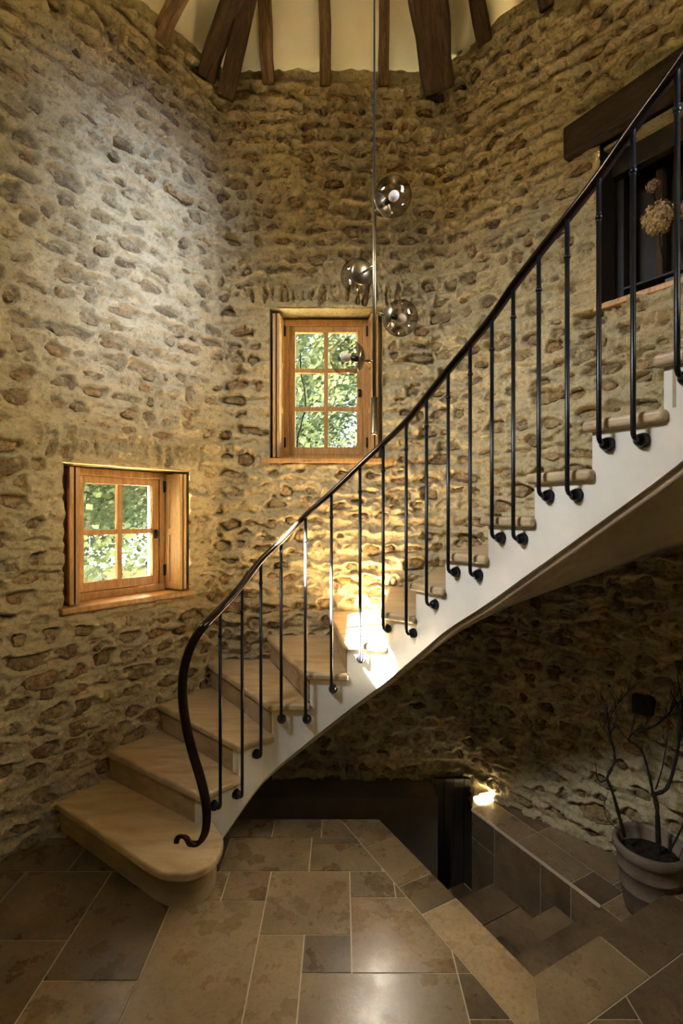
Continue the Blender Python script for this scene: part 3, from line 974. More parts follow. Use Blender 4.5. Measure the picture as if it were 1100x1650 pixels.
# first step with its round end
t1 = [(-1.62, 2.76), (-.863, 2.232), (-.80, 2.20), (-.735, 2.186), (-.675, 2.190), (-.625, 2.214), (-.585, 2.262), (-.567, 2.33), (-.572, 2.41), (-.60, 2.48), (-.66, 2.56), (-1.43, 3.02)]
def round_end(pl):
    mid = spline([Vector((p[0], p[1], 0)) for p in pl[1:10]], 5)
    return [pl[0]] + [(p.x, p.y) for p in mid] + pl[10:]
t1 = list(reversed(round_end(t1)))
st(prism('tread', t1, RISE - TT, RISE, M['tread'], None, 0.014, 4))
r1 = [(-1.60, 2.79), (-.855, 2.268), (-.795, 2.236), (-.735, 2.222), (-.68, 2.226), (-.645, 2.246), (-.615, 2.285), (-.60, 2.34), (-.605, 2.41), (-.63, 2.48), (-.68, 2.55), (-1.43, 3.00)]
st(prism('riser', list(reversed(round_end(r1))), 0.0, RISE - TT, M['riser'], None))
for k in range(2, 17):
    zt = RISE * k
    kend = k + 1.0
    ks = [k + i / 8 for i in range(9)]
    endp = [sk(q) for q in ks]
    tdir = (endp[-1] - endp[-2]).normalized()
    endp.append(endp[-1] + tdir * 0.035)
    wd = (wk(k) - sk(k)).normalized()
    wd2 = (wk(kend) - sk(kend)).normalized()
    wpts = [wk(q) + (wk(q) - sk(q)).normalized() * 0.03 for q in ks]
    back = wpts[-1] + tdir * 0.035
    poly = [p for p in endp] + [back] + list(reversed(wpts))
    poly = [(p.x, p.y) for p in poly]
    st(prism('tread', poly, zt - TT, zt, M['tread'], None, 0.015, 4))
    # riser under the nosing
    fwd = Vector((wd.y, -wd.x, 0))
    if fwd.dot(tdir) < 0: fwd = -fwd
    a = sk(k) + wd * 0.034 + fwd * 0.026; b = wk(k) + wd * 0.03 + fwd * 0.026
    a2 = a + fwd * 0.03; b2 = b + fwd * 0.03
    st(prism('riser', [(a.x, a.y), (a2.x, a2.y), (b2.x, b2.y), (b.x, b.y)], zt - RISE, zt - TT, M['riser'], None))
# string: white outer face with stepped top and sweeping lower edge
def zbot(k): return RISE * k - 0.405
sv, sf = [], []
def sring(k, ztop):
    zb = max(0.0, zbot(k))
    o = so(k, -0.030); i = so(k, -0.115)
    base = len(sv)
    sv.extend([(o.x, o.y, zb), (o.x, o.y, max(ztop, zb + 0.002)), (i.x, i.y, max(ztop, zb + 0.002)), (i.x, i.y, zb)])
    return base
for k in range(1, 17):
    k0 = k + 0.10 if k > 1 else 1.55
    ks = np.linspace(k0, k + 1.10, 9)
    rings = [sring(q, RISE * k - TT + 0.002) for q in ks]
    for a, b in zip(rings, rings[1:]):
        for e in range(4):
            sf.append((a + e, a + (e + 1) % 4, b + (e + 1) % 4, b + e))
    a = rings[0]; sf.append((a, a + 3, a + 2, a + 1))
    b = rings[-1]; sf.append((b, b + 1, b + 2, b + 3))
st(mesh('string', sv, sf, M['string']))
# soffit
vs, fs = [], []
ks = np.linspace(2.35, 17.0, 90)
for q in ks:
    a = so(q, -0.05); b = wk(q) + (wk(q) - sk(q)).normalized() * 0.04
    zb = zbot(q) + 0.004
    for i in range(5):
        c = a.lerp(b, i / 4); vs.append((c.x, c.y, zb))
for i in range(len(ks) - 1):
    for j in range(4):
        a = i * 5 + j
        fs.append((a, a + 1, a + 6, a + 5))
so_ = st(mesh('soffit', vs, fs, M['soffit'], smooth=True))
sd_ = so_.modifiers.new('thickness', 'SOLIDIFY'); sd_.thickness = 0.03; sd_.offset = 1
# ------------------------------------------------------------------ railing
railing = empty('stair_railing', (-0.68, 2.38, RISE))
tag(railing, 'black iron balustrade with burnished scrolled handrail along the stairs', 'railing')
rinv = Matrix.Translation(Vector(railing.location)).inverted()
def rl(o):
    o.parent = railing
    o.matrix_parent_inverse = rinv
    return o
BAL = [(355, 985, 1305, 2), (390, 945, 1284, 2), (420, 905, 1218, 3), (453, 875, 1158, 4), (492, 833, 1157, 4), (534, 797, 1106, 5), (580, 752, 1059, 6), (617, 718, 1008, 7),
       (654, 683, 1010, 7), (687, 643, 962, 8), (722, 600, 912, 9), (757, 558, 915, 9), (792, 515, 858, 10), (827, 465, 860, 10), (868, 412, 800, 11), (913, 355, 795, 11),
       (964, 290, 718, 12), (1020, 210, 712, 12), (1091, 115, 622, 13)]
STAND = 0.030
def solve_k(px):
    best = None
    for q in np.linspace(1.6, 16.5, 1491):
        p = so(q, STAND)
        if p.y < 0.3: continue
        e = abs(550 + p.x / p.y * F - px)
        if best is None or e < best[0]: best = (e, q)
    return best[1]
rail_pts = []
bal_k = []
ball_me = None
for (bx, yt, yb, tr) in BAL:
    q = solve_k(bx)
    p = so(q, STAND)
    ztop = EYE - (yt - 825) / F * p.y
    zr = RISE * tr - TT - 0.050
    nrm = well_n(q)
    rail_pts.append(Vector((p.x, p.y, ztop)))
    bal_k.append(q)
    r = 0.0085
    path = [Vector((p.x, p.y, ztop + 0.01)), Vector((p.x, p.y, zr + 0.06)), Vector((p.x, p.y, zr + 0.03))]
    for a in (20, 45, 70, 90):
        a = math.radians(a)
        path.append(Vector((p.x, p.y, zr)) + Vector((0, 0, 0.025)) - nrm * 0.025 * (1 - math.cos(a)) - Vector((0, 0, 0.025 * math.sin(a))))
    face = so(q, -0.030)
    path.append(Vector((face.x, face.y, zr)) + nrm * 0.004)
    b = rl(tube('baluster', path, r, M['iron'], None, 10))
    # rosette on the string's face
    bm = bmesh.new()
    Rm = Vector((nrm.x, nrm.y, 0)).to_track_quat('Z', 'Y').to_matrix().to_4x4()
    prof = [(0.0, 0.034), (0.012, 0.032), (0.020, 0.024), (0.0235, 0.014), (0.0225, 0.006), (0.026, 0.003), (0.026, -0.001)]
    rings = []
    for rr, hh in prof:
        rings.append([bm.verts.new(Rm @ Vector((max(rr, 0.001) * math.cos(a), max(rr, 0.001) * math.sin(a), hh))) for a in (2 * math.pi * i / 16 for i in range(16))])
    for r0, r1_ in zip(rings, rings[1:]):
        for i in range(16): bm.faces.new((r0[i], r0[(i + 1) % 16], r1_[(i + 1) % 16], r1_[i]))
    ro = from_bm('rosette', bm, M['iron'], b, True)
    ro.location = Vector((face.x, face.y, zr))
    # bead below the rail
    bm = bmesh.new()
    zc = ztop - 0.125 - 0.01 * math.sin(bx)
    sphere_bm(bm, (0, 0, 0), 0.0125, 12, 8, (1, 1, 0.85))
    for dz in (-0.013, 0.013):
        sphere_bm(bm, (0, 0, dz), 0.0102, 10, 6, (1, 1, 0.4))
    be = from_bm('collar', bm, M['iron'], b, True)
    be.location = (p.x, p.y, zc)
# handrail: sweeps up from the scroll on the first step
YN = 2.40
low = [P(284, 1358, 2.372), P(286, 1351, 2.372), P(293, 1348, 2.374), P(300, 1351, 2.376), P(305, 1358, 2.376), P(313, 1361, 2.376), P(322, 1357, 2.378), P(330, 1343, 2.38),
       P(333, 1320, 2.385), P(331, 1290, 2.39), P(323, 1255, 2.395), P(311, 1215, 2.40), P(300, 1170, 2.40), P(294, 1120, 2.405), P(297, 1076, 2.41), P(310, 1037, 2.415), P(330, 1007, 2.42)]
hi = [p + Vector((0, 0, 0.012)) for p in rail_pts]
ext = []
for q in (13.9, 14.6, 15.4, 16.2):
    p = so(q, STAND)
    ext.append(Vector((p.x, p.y, hi[-1].z + (q - bal_k[-1]) * RISE * 1.02)))
ctrl = low + hi + ext
path = spline(ctrl, 7)
# light smoothing along the upper run
arr = np.array([v[:] for v in path])
i0 = len(low) * 7 - 7
sm = arr.copy()
for _ in range(6):
    sm[i0:-1] = (sm[i0 - 1:-2] + 2 * sm[i0:-1] + sm[i0 + 1:]) / 4
path = [Vector(v) for v in sm]
prof = [(-0.019, -0.010), (-0.012, -0.010), (-0.010, -0.014), (0.010, -0.014), (0.012, -0.010), (0.019, -0.010), (0.021, -0.003), (0.019, 0.005), (0.012, 0.011), (0.0, 0.013), (-0.012, 0.011), (-0.019, 0.005), (-0.021, -0.003)]
bm = bmesh.new()
rings = []
T, _ = frames(path)
side_prev = None
for i, (p, t) in enumerate(zip(path, T)):
    # profile's side axis stays level, turned towards the well
    if i < i0:
        w = Vector((0.93, 0.36, 0.0))
        side = (w - t * w.dot(t)).normalized()
    else:
        side = Vector((t.y, -t.x, 0)).normalized()
    if side_prev is not None:
        if side.dot(side_prev) < 0: side = -side
        side = (side_prev * 0.82 + side * 0.18)
        side = (side - t * side.dot(t)).normalized()
    side_prev = side
    up = side.cross(t).normalized()
    s_ = 0.64 + 0.46 * min(1.0, max(0.0, (i - 20) / 45)) - 0.10 * min(1.0, i / 200)
    rings.append([bm.verts.new(p + side * x * s_ + up * y * s_) for x, y in prof])
m_ = len(prof)
for r0, r1_ in zip(rings, rings[1:]):
    for k in range(m_): bm.faces.new((r0[k], r0[(k + 1) % m_], r1_[(k + 1) % m_], r1_[k]))
bm.faces.new(list(reversed(rings[0]))); bm.faces.new(rings[-1])
rl(from_bm('handrail', bm, M['rail'], None, True))

# ------------------------------------------------------------------ casement windows
def casement(name, label, M4, w, h, cols, rows, sh_w, recess, sill, outer=0.16):
    """M4: local frame, x along the wall (to the viewer's right), y out of the room, z up; origin at the opening's bottom middle on the wall face"""
    root = empty(name)
    root.matrix_world = M4
    tag(root, label, kind='structure')
    def bx(nm, x0, x1, y0, y1, z0, z1, mat, par=root, bev=0.003):
        return box(nm, x0, x1, y0, y1, z0, z1, mat, par, bev)
    fw = 0.045
    y0 = recess
    xl, xr = -w / 2, w / 2
    # fixed frame
    bx('frame_rail', xl, xr, y0, y0 + 0.07, h - fw, h, M['oak'])
    bx('frame_rail', xl, xr, y0, y0 + 0.07, 0, fw, M['oak'])
    bx('frame_stile', xl, xl + fw, y0, y0 + 0.07, fw, h - fw, M['oak'])
    bx('frame_stile', xr - fw, xr, y0, y0 + 0.07, fw, h - fw, M['oak'])
    # sash
    sx0, sx1, sz0, sz1 = xl + fw + 0.002, xr - fw - 0.002, fw + 0.002, h - fw - 0.002
    sash = empty('sash'); sash.parent = root
    stw = 0.045; bw = 0.033
    bz = 0.058
    bx('stile', sx0, sx0 + stw, y0 + 0.012, y0 + 0.052, sz0, sz1, M['oak'], sash)
    bx('stile', sx1 - stw, sx1, y0 + 0.012, y0 + 0.052, sz0, sz1, M['oak'], sash)
    bx('rail', sx0 + stw, sx1 - stw, y0 + 0.012, y0 + 0.052, sz1 - stw, sz1, M['oak'], sash)
    bx('rail', sx0 + stw, sx1 - stw, y0 + 0.012, y0 + 0.052, sz0, sz0 + bz, M['oak'], sash)
    gx0, gx1, gz0, gz1 = sx0 + stw, sx1 - stw, sz0 + bz, sz1 - stw
    for c in range(1, cols):
        x = gx0 + (gx1 - gx0) * c / cols
        bx('glazing_bar', x - bw / 2, x + bw / 2, y0 + 0.016, y0 + 0.048, gz0, gz1, M['oak'], sash)
    for r in range(1, rows):
        zz = gz0 + (gz1 - gz0) * r / rows
        bx('glazing_bar', gx0, gx1, y0 + 0.017, y0 + 0.047, zz - bw / 2, zz + bw / 2, M['oak'], sash)
    for c in range(cols):
        for r in range(rows):
            a0 = gx0 + (gx1 - gx0) * c / cols; a1 = gx0 + (gx1 - gx0) * (c + 1) / cols
            b0 = gz0 + (gz1 - gz0) * r / rows; b1 = gz0 + (gz1 - gz0) * (r + 1) / rows
            bx('pane', a0, a1, y0 + 0.030, y0 + 0.034, b0, b1, M['pane'], sash, 0)
    # latch
    bm = bmesh.new()
    zl = h * 0.48
    box_bm(bm, sx1 - 0.036, sx1 - 0.012, y0 + 0.004, y0 + 0.012, zl - 0.03, zl + 0.03)
    sphere_bm(bm, (sx1 - 0.024, y0 - 0.008, zl), 0.013, 10, 8)
    from_bm('latch', bm, M['black_metal'], sash)
    # folded shutters against both jambs: two leaves each
    for sgn in (-1, 1):
        sh = empty('shutter'); sh.parent = root
        for lf in range(2):
            off = lf * 0.026
            xj = (xl if sgn < 0 else xr) + sgn * (0.0 + off)
            ang = math.radians(7 + 2 * lf) * sgn
            Ml = Matrix.Translation((xj, y0 - 0.004, 0)) @ Matrix.Rotation(ang, 4, 'Z')
            bm = bmesh.new()
            tk = 0.020
            x0_, x1_ = (-tk / 2, tk / 2)
            L0, L1 = -sh_w, 0.0
            zA, zB = 0.012, h - 0.012
            rb = 0.042
            box_bm(bm, x0_, x1_, L0, L0 + rb, zA, zB, Ml)
            box_bm(bm, x0_, x1_, L1 - rb, L1, zA, zB, Ml)
            nb = rows
            for i in range(nb + 1):
                zz = zA + (zB - zA - rb) * i / nb
                box_bm(bm, x0_, x1_, L0 + rb, L1 - rb, zz, zz + rb, Ml)
            box_bm(bm, x0_ * 0.35, x1_ * 0.35, L0 + rb, L1 - rb, zA + rb, zB - rb, Ml)
            o = from_bm('shutter_leaf', bm, M['oak_painted_lit' if sgn > 0 and cols * rows == 4 else 'oak'], sh)  # one shutter takes the oak with painted-in sunlight
        for zz in (0.10, h - 0.13):
            bm = bmesh.new()
            xj = (xl if sgn < 0 else xr)
            tube_bm(bm, [(xj - sgn * 0.016, y0 - 0.012, zz), (xj - sgn * 0.016, y0 - 0.012, zz + 0.075)], 0.008, 8)
            from_bm('hinge', bm, M['black_metal'], sh, True)
    # sill board
    a0, a1, pr = sill
    so2 = bx('window_sill', a0, a1, -pr, y0 + 0.01, -0.036, 0.0, M['oak'], root, 0.008)
    # stone reveal beyond the frame
    for (q0, q1, r0, r1) in ((xl - 0.30, xl, -0.10, h + 0.10), (xr, xr + 0.30, -0.10, h + 0.10)):
        bx('outer_jamb', q0, q1, y0 + 0.07, y0 + 0.07 + outer, r0, r1, M['limestone'], root, 0)
        bx('frame_filler', q0, q1, y0 + 0.055, y0 + 0.07, r0, r1, M['oak'], root, 0)
    bx('outer_lintel', xl, xr, y0 + 0.07, y0 + 0.07 + outer, h, h + 0.25, M['limestone'], root, 0)
    bx('outer_sill', xl, xr, y0 + 0.07, y0 + 0.10 + outer, -0.16, 0.0, M['limestone'], root, 0)
    bx('head_filler', xl - 0.1, xr + 0.1, y0 + 0.05, y0 + 0.07, h, h + 0.12, M['oak'], root, 0)
    bx('foot_filler', xl - 0.1, xr + 0.1, y0 + 0.05, y0 + 0.07, -0.12, 0, M['oak'], root, 0)
    return root
def frame_at(s_mid, z):
    p, n = plan(np.array([s_mid])); p = p[0]; n = n[0]
    N = Vector((-n[0], -n[1], 0)); Z = Vector((0, 0, 1)); X = N.cross(Z)
    Mx = Matrix.Identity(4)
    for a in range(3): Mx[a][0] = X[a]; Mx[a][1] = N[a]; Mx[a][2] = Z[a]
    Mx.translation = Vector((p[0], p[1], z))
    return Mx
casement('window_1', 'low square four-pane oak casement with folded shutters', frame_at((W1[0] + W1[1]) / 2, W1[2] + 0.012), 0.635, 0.80, 2, 2, 0.150, 0.125, (-0.43, 0.43, 0.055))
casement('window_2', 'tall six-pane oak casement with folded shutters above the stairs', frame_at((W2[0] + W2[1]) / 2 - 0.005, W2[2] + 0.015), 0.655, 1.075, 2, 3, 0.145, 0.15, (-0.46, 0.50, 0.06))

# ------------------------------------------------------------------ niche in the curving wall with lintel, sill and dried flowers
F3 = frame_at((W3[0] + W3[1]) / 2 - 0.12, W3[2])
w3 = empty('window_3'); w3.matrix_world = F3
tag(w3, 'dark cupboard opening under the wooden lintel in the curving wall', kind='structure')
hw = (W3[1] - W3[0]) / 2
x3l, x3r = -hw + 0.12, hw + 0.12
h3 = W3[3] - W3[2]
box('niche_side', x3l - 0.04, x3l, 0.05, 0.34, -0.02, h3, M['niche'], w3)
box('niche_side', x3r, x3r + 0.04, 0.05, 0.34, -0.02, h3, M['niche'], w3)
box('niche_back', x3l - 0.04, x3r + 0.04, 0.34, 0.37, -0.02, h3 + 0.04, M['niche'], w3)
box('niche_head', x3l - 0.04, x3r + 0.04, 0.02, 0.36, h3 - 0.02, h3 + 0.10, M['mortar'], w3)
box('inner_header', x3l, x3r, 0.10, 0.16, h3 - 0.15, h3 - 0.02, M['niche'], w3, 0.004)
box('inner_stile', x3l + 0.0, x3l + 0.05, 0.16, 0.22, 0, h3 - 0.15, M['niche'], w3, 0.004)
box('inner_stile', x3l + 0.19, x3l + 0.225, 0.24, 0.30, 0, h3 - 0.15, M['beam'], w3, 0.004)
box('shelf_board', x3l, x3r, 0.16, 0.34, 0.12, 0.135, M['niche'], w3, 0.002)
box('window_sill', x3l - 0.03, x3r + 0.03, -0.045, 0.35, -0.035, 0.0, M['oak'], w3, 0.006)
lt = box('lintel_beam', -0.60, 0.75, -0.105, 0.14, 0, 0.19, M['lintel'], None, 0.012)
lt.matrix_world = frame_at((W3[0] + W3[1]) / 2 - 0.05, 3.90)
tag(lt, 'heavy dark hewn lintel beam over the cupboard opening', 'beam')

def flower_head(name, c, R, mat, n, label):
    root = empty(name, c)
    tag(root, label, 'dried flower', 'dried flowers in the cupboard opening')
    r = random.Random(int(R * 1e4) + n)
    vs, fs = [], []
    for i in range(n):
        u = 1 - 2 * (i + 0.5) / n; a = i * 2.39996
        d = Vector((math.sqrt(1 - u * u) * math.cos(a), math.sqrt(1 - u * u) * math.sin(a), u))
        base = d * R * r.uniform(0.82, 1.02) * (1 + 0.10 * math.sin(7 * a + 5 * u))
        tx = d.orthogonal().normalized(); ty = d.cross(tx)
        ph = r.uniform(0, 6.28)
        for k in range(4):
            aa = ph + k * math.pi / 2
            e = tx * math.cos(aa) + ty * math.sin(aa); g = tx * -math.sin(aa) + ty * math.cos(aa)
            L = R * r.uniform(0.13, 0.20); wd = L * 0.55
            b = len(vs)
            curl = d * L * r.uniform(-0.2, 0.7)
            vs += [base, base + e * L * 0.55 + g * wd, base + e * L + curl, base + e * L * 0.55 - g * wd]
            fs += [(b, b + 1, b + 2, b + 3)]
    m = mesh('florets', vs, fs, mat, root)
    m['kind'] = 'stuff'
    bm = bmesh.new(); sphere_bm(bm, (0, 0, 0), R * 0.78, 12, 8)
    from_bm('flower_core', bm, M['bark'], root, True)
    tube('stalk', [(0, 0, -R * 0.7), (0.02, 0.02, -R * 1.6), (0.05, 0.04, -R * 2.6)], 0.004, M['bark'], root, 6)
    return root
def in_niche(px, py, dep):
    # point at depth dep behind the niche's wall plane, on the ray through the pixel
    d = Vector(((px - 550) / F, 1.0, -(py - 825) / F))
    o = F3.translation; nrm = Vector((F3[0][1], F3[1][1], 0))
    t_ = (o + nrm * dep - Vector((0, 0, EYE))).dot(nrm) / d.dot(nrm)
    return Vector((0, 0, EYE)) + d * t_
flower_head('dried_hydrangea', in_niche(1061, 352, 0.02), 0.078, M['petal'], 420, 'large golden dried hydrangea head in the cupboard opening')
flower_head('dried_hydrangea', in_niche(1052, 300, 0.09), 0.036, M['petal_pink'], 160, 'small faded pink dried flower above the golden hydrangea')
flower_head('dried_hydrangea', in_niche(1105, 338, 0.05), 0.050, M['petal_pink'], 240, 'rusty dried flower cut by the picture edge beside the hydrangea')
cp = in_niche(1084, 443, 0.10)
lp = F3.inverted() @ cp
gc = box('slate_card', lp.x - 0.04, lp.x + 0.06, lp.y, lp.y + 0.02, 0.0, 0.075, M['slate'], None, 0.002)
gc.matrix_world = F3
tag(gc, 'small grey block standing on the cupboard sill', 'block')

# ------------------------------------------------------------------ pendant lamp
PY = 1.90
px_ = (603 - 550) / F * PY
pend = empty('pendant_lamp', (px_, PY, P(603, 700, PY).z))
tag(pend, 'tall brass rod pendant lamp with four smoked glass globes', 'pendant lamp')
pinv = Matrix.Translation(Vector(pend.location)).inverted()
def pd(o):
    o.parent = pend
    o.matrix_parent_inverse = pinv
    return o
zr0, zr1 = P(603, 245, PY).z, P(603, 640, PY).z
pd(tube('cord', [(px_, PY, zr0), (px_, PY, 7.75)], 0.0035, M['cord'], None, 8))
pd(tube('rod', [(px_, PY, zr0), (px_, PY, zr1)], 0.0075, M['brass'], None, 14))
zb0 = P(603, 700, PY).z
pd(lathe('counterweight', [(0.0, zb0), (0.0135, zb0), (0.0155, zb0 + 0.002), (0.0155, zb0 + 0.006), (0.0135, zb0 + 0.008), (0.0135, zr1 - 0.002), (0.0, zr1)], M['brass'], None, 24, (px_, PY, 0)))
RG = 0.0685
globes = [((633, 317), 1.83, (604, 341)), ((575, 445), 2.06, (604, 428)), ((645, 513), 1.93, (604, 503)), ((559, 576), 1.91, (604, 583))]
for (gc_, gy, at_) in globes:
    c = P(gc_[0], gc_[1], gy)
    a = Vector((px_, PY, P(at_[0], at_[1], PY).z))
    d = (c - a).normalized()
    arm = pd(tube('arm', [a, c - d * RG * 0.92], 0.005, M['brass'], None, 10))
    Rm = d.to_track_quat('Z', 'Y').to_matrix().to_4x4()
    bm = bmesh.new(); sphere_bm(bm, (0, 0, 0), RG, 40, 24)
    g = from_bm('globe', bm, M['smoke'], None, True); pd(g); g.location = c
    # brass cup at the arm's end, black socket, frosted bulb
    prof = [(RG * 1.012 * math.sin(a), -RG * 1.012 * math.cos(a)) for a in (math.radians(q) for q in range(0, 45, 6))]
    prof += [(RG * 0.985 * math.sin(a), -RG * 0.985 * math.cos(a)) for a in (math.radians(q) for q in range(42, -1, -6))]
    cup = lathe('cup', [(r_, z_) for r_, z_ in prof], M['brass'], None, 28); cup.matrix_world = Matrix.Translation(c) @ Rm; pd(cup)
    sk_ = lathe('socket', [(0.0, -RG * 0.9), (0.0105, -RG * 0.9), (0.0115, -RG * 0.25), (0.0, -RG * 0.22)], M['black_metal'], None, 20); sk_.matrix_world = Matrix.Translation(c) @ Rm; pd(sk_)
    bm = bmesh.new(); sphere_bm(bm, (0, 0, RG * 0.06), 0.0185, 20, 14, (1, 1, 1.15))
    bl = from_bm('bulb', bm, M['bulb'], None, True); bl.matrix_world = Matrix.Translation(c) @ Rm; pd(bl)

# ------------------------------------------------------------------ pot and shrub, small fittings
POT = Vector((1.505, 2.425, ZL))
pot = empty('flower_pot', POT)
tag(pot, 'weathered terracotta flower pot with ribbed bands on the tiled ledge', 'pot')
hp = 0.335; rr_ = 0.160
prof = [(0.0, 0.0), (0.105, 0.0), (0.112, 0.02), (0.128, 0.115), (0.131, 0.118), (0.131, 0.126), (0.128, 0.130), (0.139, 0.205), (0.143, 0.208), (0.143, 0.217), (0.140, 0.221), (0.146, 0.275),
        (0.156, 0.285), (0.163, 0.30), (0.163, 0.322), (0.155, hp), (0.145, hp), (0.138, 0.32), (0.130, 0.26), (0.0, 0.26)]
lathe('pot_body', prof, M['terracotta'], pot, 56)
lathe('soil', [(0.0, 0.272), (0.06, 0.274), (0.133, 0.266)], M['soil'], pot, 32)
shrub = empty('bare_shrub', POT + Vector((0, 0, 0.27)))
tag(shrub, 'bare thorny shrub with dark twisting branches growing in the pot', 'plant')
shinv = Matrix.Translation(Vector(shrub.location)).inverted()
rs = random.Random(21)
def twig(bm, p, d, L, r, depth):
    n_ = 5
    pts, rad = [Vector(p)], [r]
    d = Vector(d).normalized()
    for i in range(n_):
        d = (d + Vector((rs.uniform(-.28, .28), rs.uniform(-.28, .28), rs.uniform(-.08, .26)))).normalized()
        pts.append(pts[-1] + d * L / n_); rad.append(r * (1 - 0.8 * (i + 1) / n_) + 0.0004)
        if depth > 0 and rs.random() < 0.75:
            dd = (d + Vector((rs.uniform(-.9, .9), rs.uniform(-.9, .9), rs.uniform(-.1, .8)))).normalized()
            twig(bm, pts[-1], dd, L * rs.uniform(0.35, 0.6), rad[-1] * 0.7, depth - 1)
    tube_bm(bm, pts, rad, 5)
def stem(pxs, Y0, Y1, r0, r1, sprays):
    n_ = len(pxs)
    pts = spline([P(x, y, Y0 + (Y1 - Y0) * i / (n_ - 1)) for i, (x, y) in enumerate(pxs)], 5)
    rad = [r0 + (r1 - r0) * i / (len(pts) - 1) for i in range(len(pts))]
    bm = bmesh.new()
    rad = [q * (1 + 0.22 * rs.uniform(-1, 1)) for q in rad]
    tube_bm(bm, pts, rad, 7)
    for i in range(2, len(pts) - 1):          # thorns and buds
        if rs.random() < 0.7:
            d = Vector((rs.uniform(-1, 1), rs.uniform(-1, 1), rs.uniform(-.1, .7))).normalized()
            tube_bm(bm, [pts[i], pts[i] + d * (rad[i] + rs.uniform(0.004, 0.014))], [0.0018, 0.0004], 4)
    for (f, L, dpt) in sprays:
        i = min(len(pts) - 1, int(f * (len(pts) - 1)))
        dd = (pts[min(i + 1, len(pts) - 1)] - pts[max(i - 1, 0)]).normalized() + Vector((rs.uniform(-.6, .6), rs.uniform(-.5, .5), rs.uniform(0, .6)))
        twig(bm, pts[i], dd, L, rad[i] * 0.6, dpt)
    o = from_bm('branch', bm, M['bark'], shrub, True)
    o.matrix_parent_inverse = shinv
stem([(1006, 1348), (996, 1310), (986, 1275), (978, 1255), (984, 1240), (990, 1225), (988, 1205), (982, 1185), (980, 1165)], 2.46, 2.52, 0.0085, 0.004, [(0.98, .14, 2), (0.9, .12, 2), (0.8, .10, 2), (.7, .12, 2), (.98, .2, 2), (.85, .16, 2)])
stem([(978, 1256), (967, 1260), (961, 1250), (960, 1240)], 2.49, 2.47, 0.004, 0.0015, [(0.9, .06, 1)])
stem([(1062, 1392), (1060, 1345), (1058, 1300), (1052, 1278)], 2.42, 2.44, 0.0115, 0.010, [])
stem([(1052, 1280), (1046, 1250), (1036, 1215), (1024, 1200), (1012, 1192), (1022, 1182), (1045, 1174), (1062, 1165), (1078, 1150), (1088, 1130)], 2.44, 2.50, 0.0065, 0.0022, [(.45, .22, 2), (.6, .16, 2), (.75, .18, 2), (.95, .22, 2), (.5, .12, 1), (.42, .2, 2)])
stem([(1054, 1280), (1072, 1272), (1082, 1250), (1090, 1215), (1096, 1180), (1104, 1150)], 2.44, 2.42, 0.0085, 0.0055, [(.6, .2, 2), (.75, .24, 2), (.9, .28, 2), (1, .3, 2)])
stem([(1056, 1272), (1066, 1240), (1073, 1200), (1076, 1170), (1072, 1140)], 2.45, 2.47, 0.0035, 0.0012, [(.5, .1, 1), (.8, .12, 2), (1, .12, 2)])
stem([(1076, 1375), (1090, 1350), (1104, 1320)], 2.38, 2.34, 0.005, 0.003, [(.8, .1, 1)])
stem([(1002, 1340), (985, 1328), (975, 1312), (974, 1295), (980, 1275)], 2.46, 2.48, 0.002, 0.0008, [(.5, .06, 1)])
# small dark box on the wall over the pot
wb_c = s_at_px(1044)
Fb = frame_at(wb_c, 0)
bz = 1.77 - (1132 - 825) / F * float(plan(np.array([wb_c]))[0][0][1])
bb = empty('wall_box'); Fb.translation.z = bz; bb.matrix_world = Fb
tag(bb, 'small dark square box fixed to the wall above the shrub', 'wall box')
box('housing', -0.045, 0.045, -0.085, 0.01, -0.05, 0.05, M['black_metal'], bb, 0.006)
box('bracket', -0.02, 0.02, -0.01, 0.03, -0.03, 0.03, M['black_metal'], bb, 0.003)
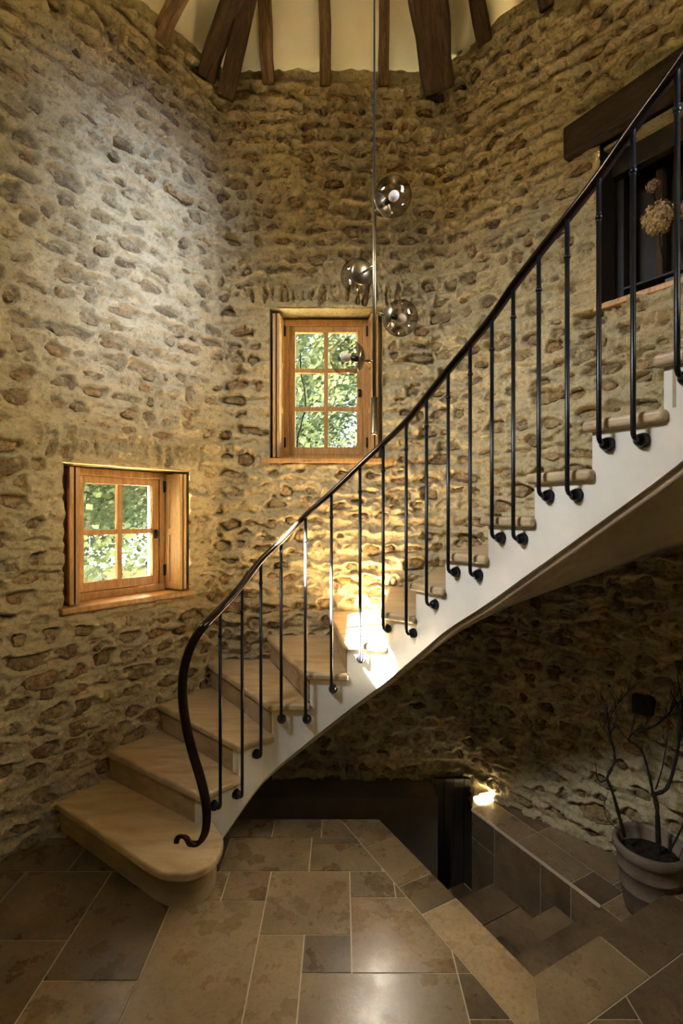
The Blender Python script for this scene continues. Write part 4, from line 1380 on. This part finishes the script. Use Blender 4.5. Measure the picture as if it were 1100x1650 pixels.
# ------------------------------------------------------------------ outside
gr = bmesh.new()
box_bm(gr, -40, 40, 4.3, 60, -0.6, -0.4)
tag(from_bm('ground', gr, M['grass']), 'pale grassy ground outside the casements', kind='structure')
wg = bmesh.new()
box_bm(wg, -18, -7.2, -1.2, 11.5, -0.6, 19.0)  # unseen block, added to keep direct sun off the trees
tag(from_bm('wall_added_shade_block', wg, M['outer']), 'tall unseen block added to shade the garden trees', kind='structure')
def tree(loc, h, R, n, seed, label, lean=(0, 0)):
    r = random.Random(seed)
    root = empty('tree', loc)
    tag(root, label, 'tree', 'trees outside the casements')
    top = Vector((lean[0], lean[1], h * 0.62))
    tube('trunk', [(0, 0, 0), top * 0.35 + Vector((0.06, 0, 0)), top * 0.7, top], [0.13, 0.10, 0.075, 0.03], M['trunk'], root, 9)
    vs, fs = [], []
    cl = [Vector((r.gauss(0, R * 0.5), r.gauss(0, R * 0.5), r.uniform(h * 0.22, h))) for _ in range(46)]
    for i in range(n):
        c = cl[i % len(cl)]
        p = c + Vector((r.gauss(0, .34), r.gauss(0, .34), r.gauss(0, .30)))
        d = Vector((r.gauss(0, 1), r.gauss(0, 1), r.gauss(0, .7))).normalized()
        e = d.orthogonal().normalized() * r.uniform(0.030, 0.055); L = d * r.uniform(0.06, 0.11)
        b = len(vs)
        vs += [p, p + L * 0.5 + e, p + L, p + L * 0.5 - e]
        fs.append((b, b + 1, b + 2, b + 3))
    f = mesh('foliage', vs, fs, M['leaf'], root)
    f['kind'] = 'stuff'
    return root
tree((-0.9, 9.0, -0.4), 6.4, 2.0, 26000, 1, 'leafy tree filling the six-pane casement')
tree((1.3, 10.5, -0.4), 7.2, 2.2, 26000, 2, 'tree behind the upper panes of the six-pane casement')
tree((-4.6, 8.6, -0.4), 5.0, 1.9, 16000, 3, 'leafy tree outside the upper panes of the low casement', (-0.7, 0))
tree((-7.4, 14.0, -0.4), 6.0, 2.6, 15000, 4, 'tree far off through the low casement')
tree((-3.9, 15.0, -0.4), 7.0, 2.8, 15000, 5, 'pale distant tree between the two casement views')
# climbing stem across the lower left panes of the tall casement
vine = tube('vine_stem', spline([Vector((-0.42, 4.16, -0.42)), Vector((-0.40, 4.14, 0.9)), P(478, 735, 4.12), P(484, 690, 4.12), P(492, 655, 4.12), P(490, 625, 4.12), P(485, 604, 4.12), P(484, 570, 4.12)], 6), 0.006, M['bark'], None, 6)
tag(vine, 'thin dark climbing stem outside the six-pane casement', 'vine')
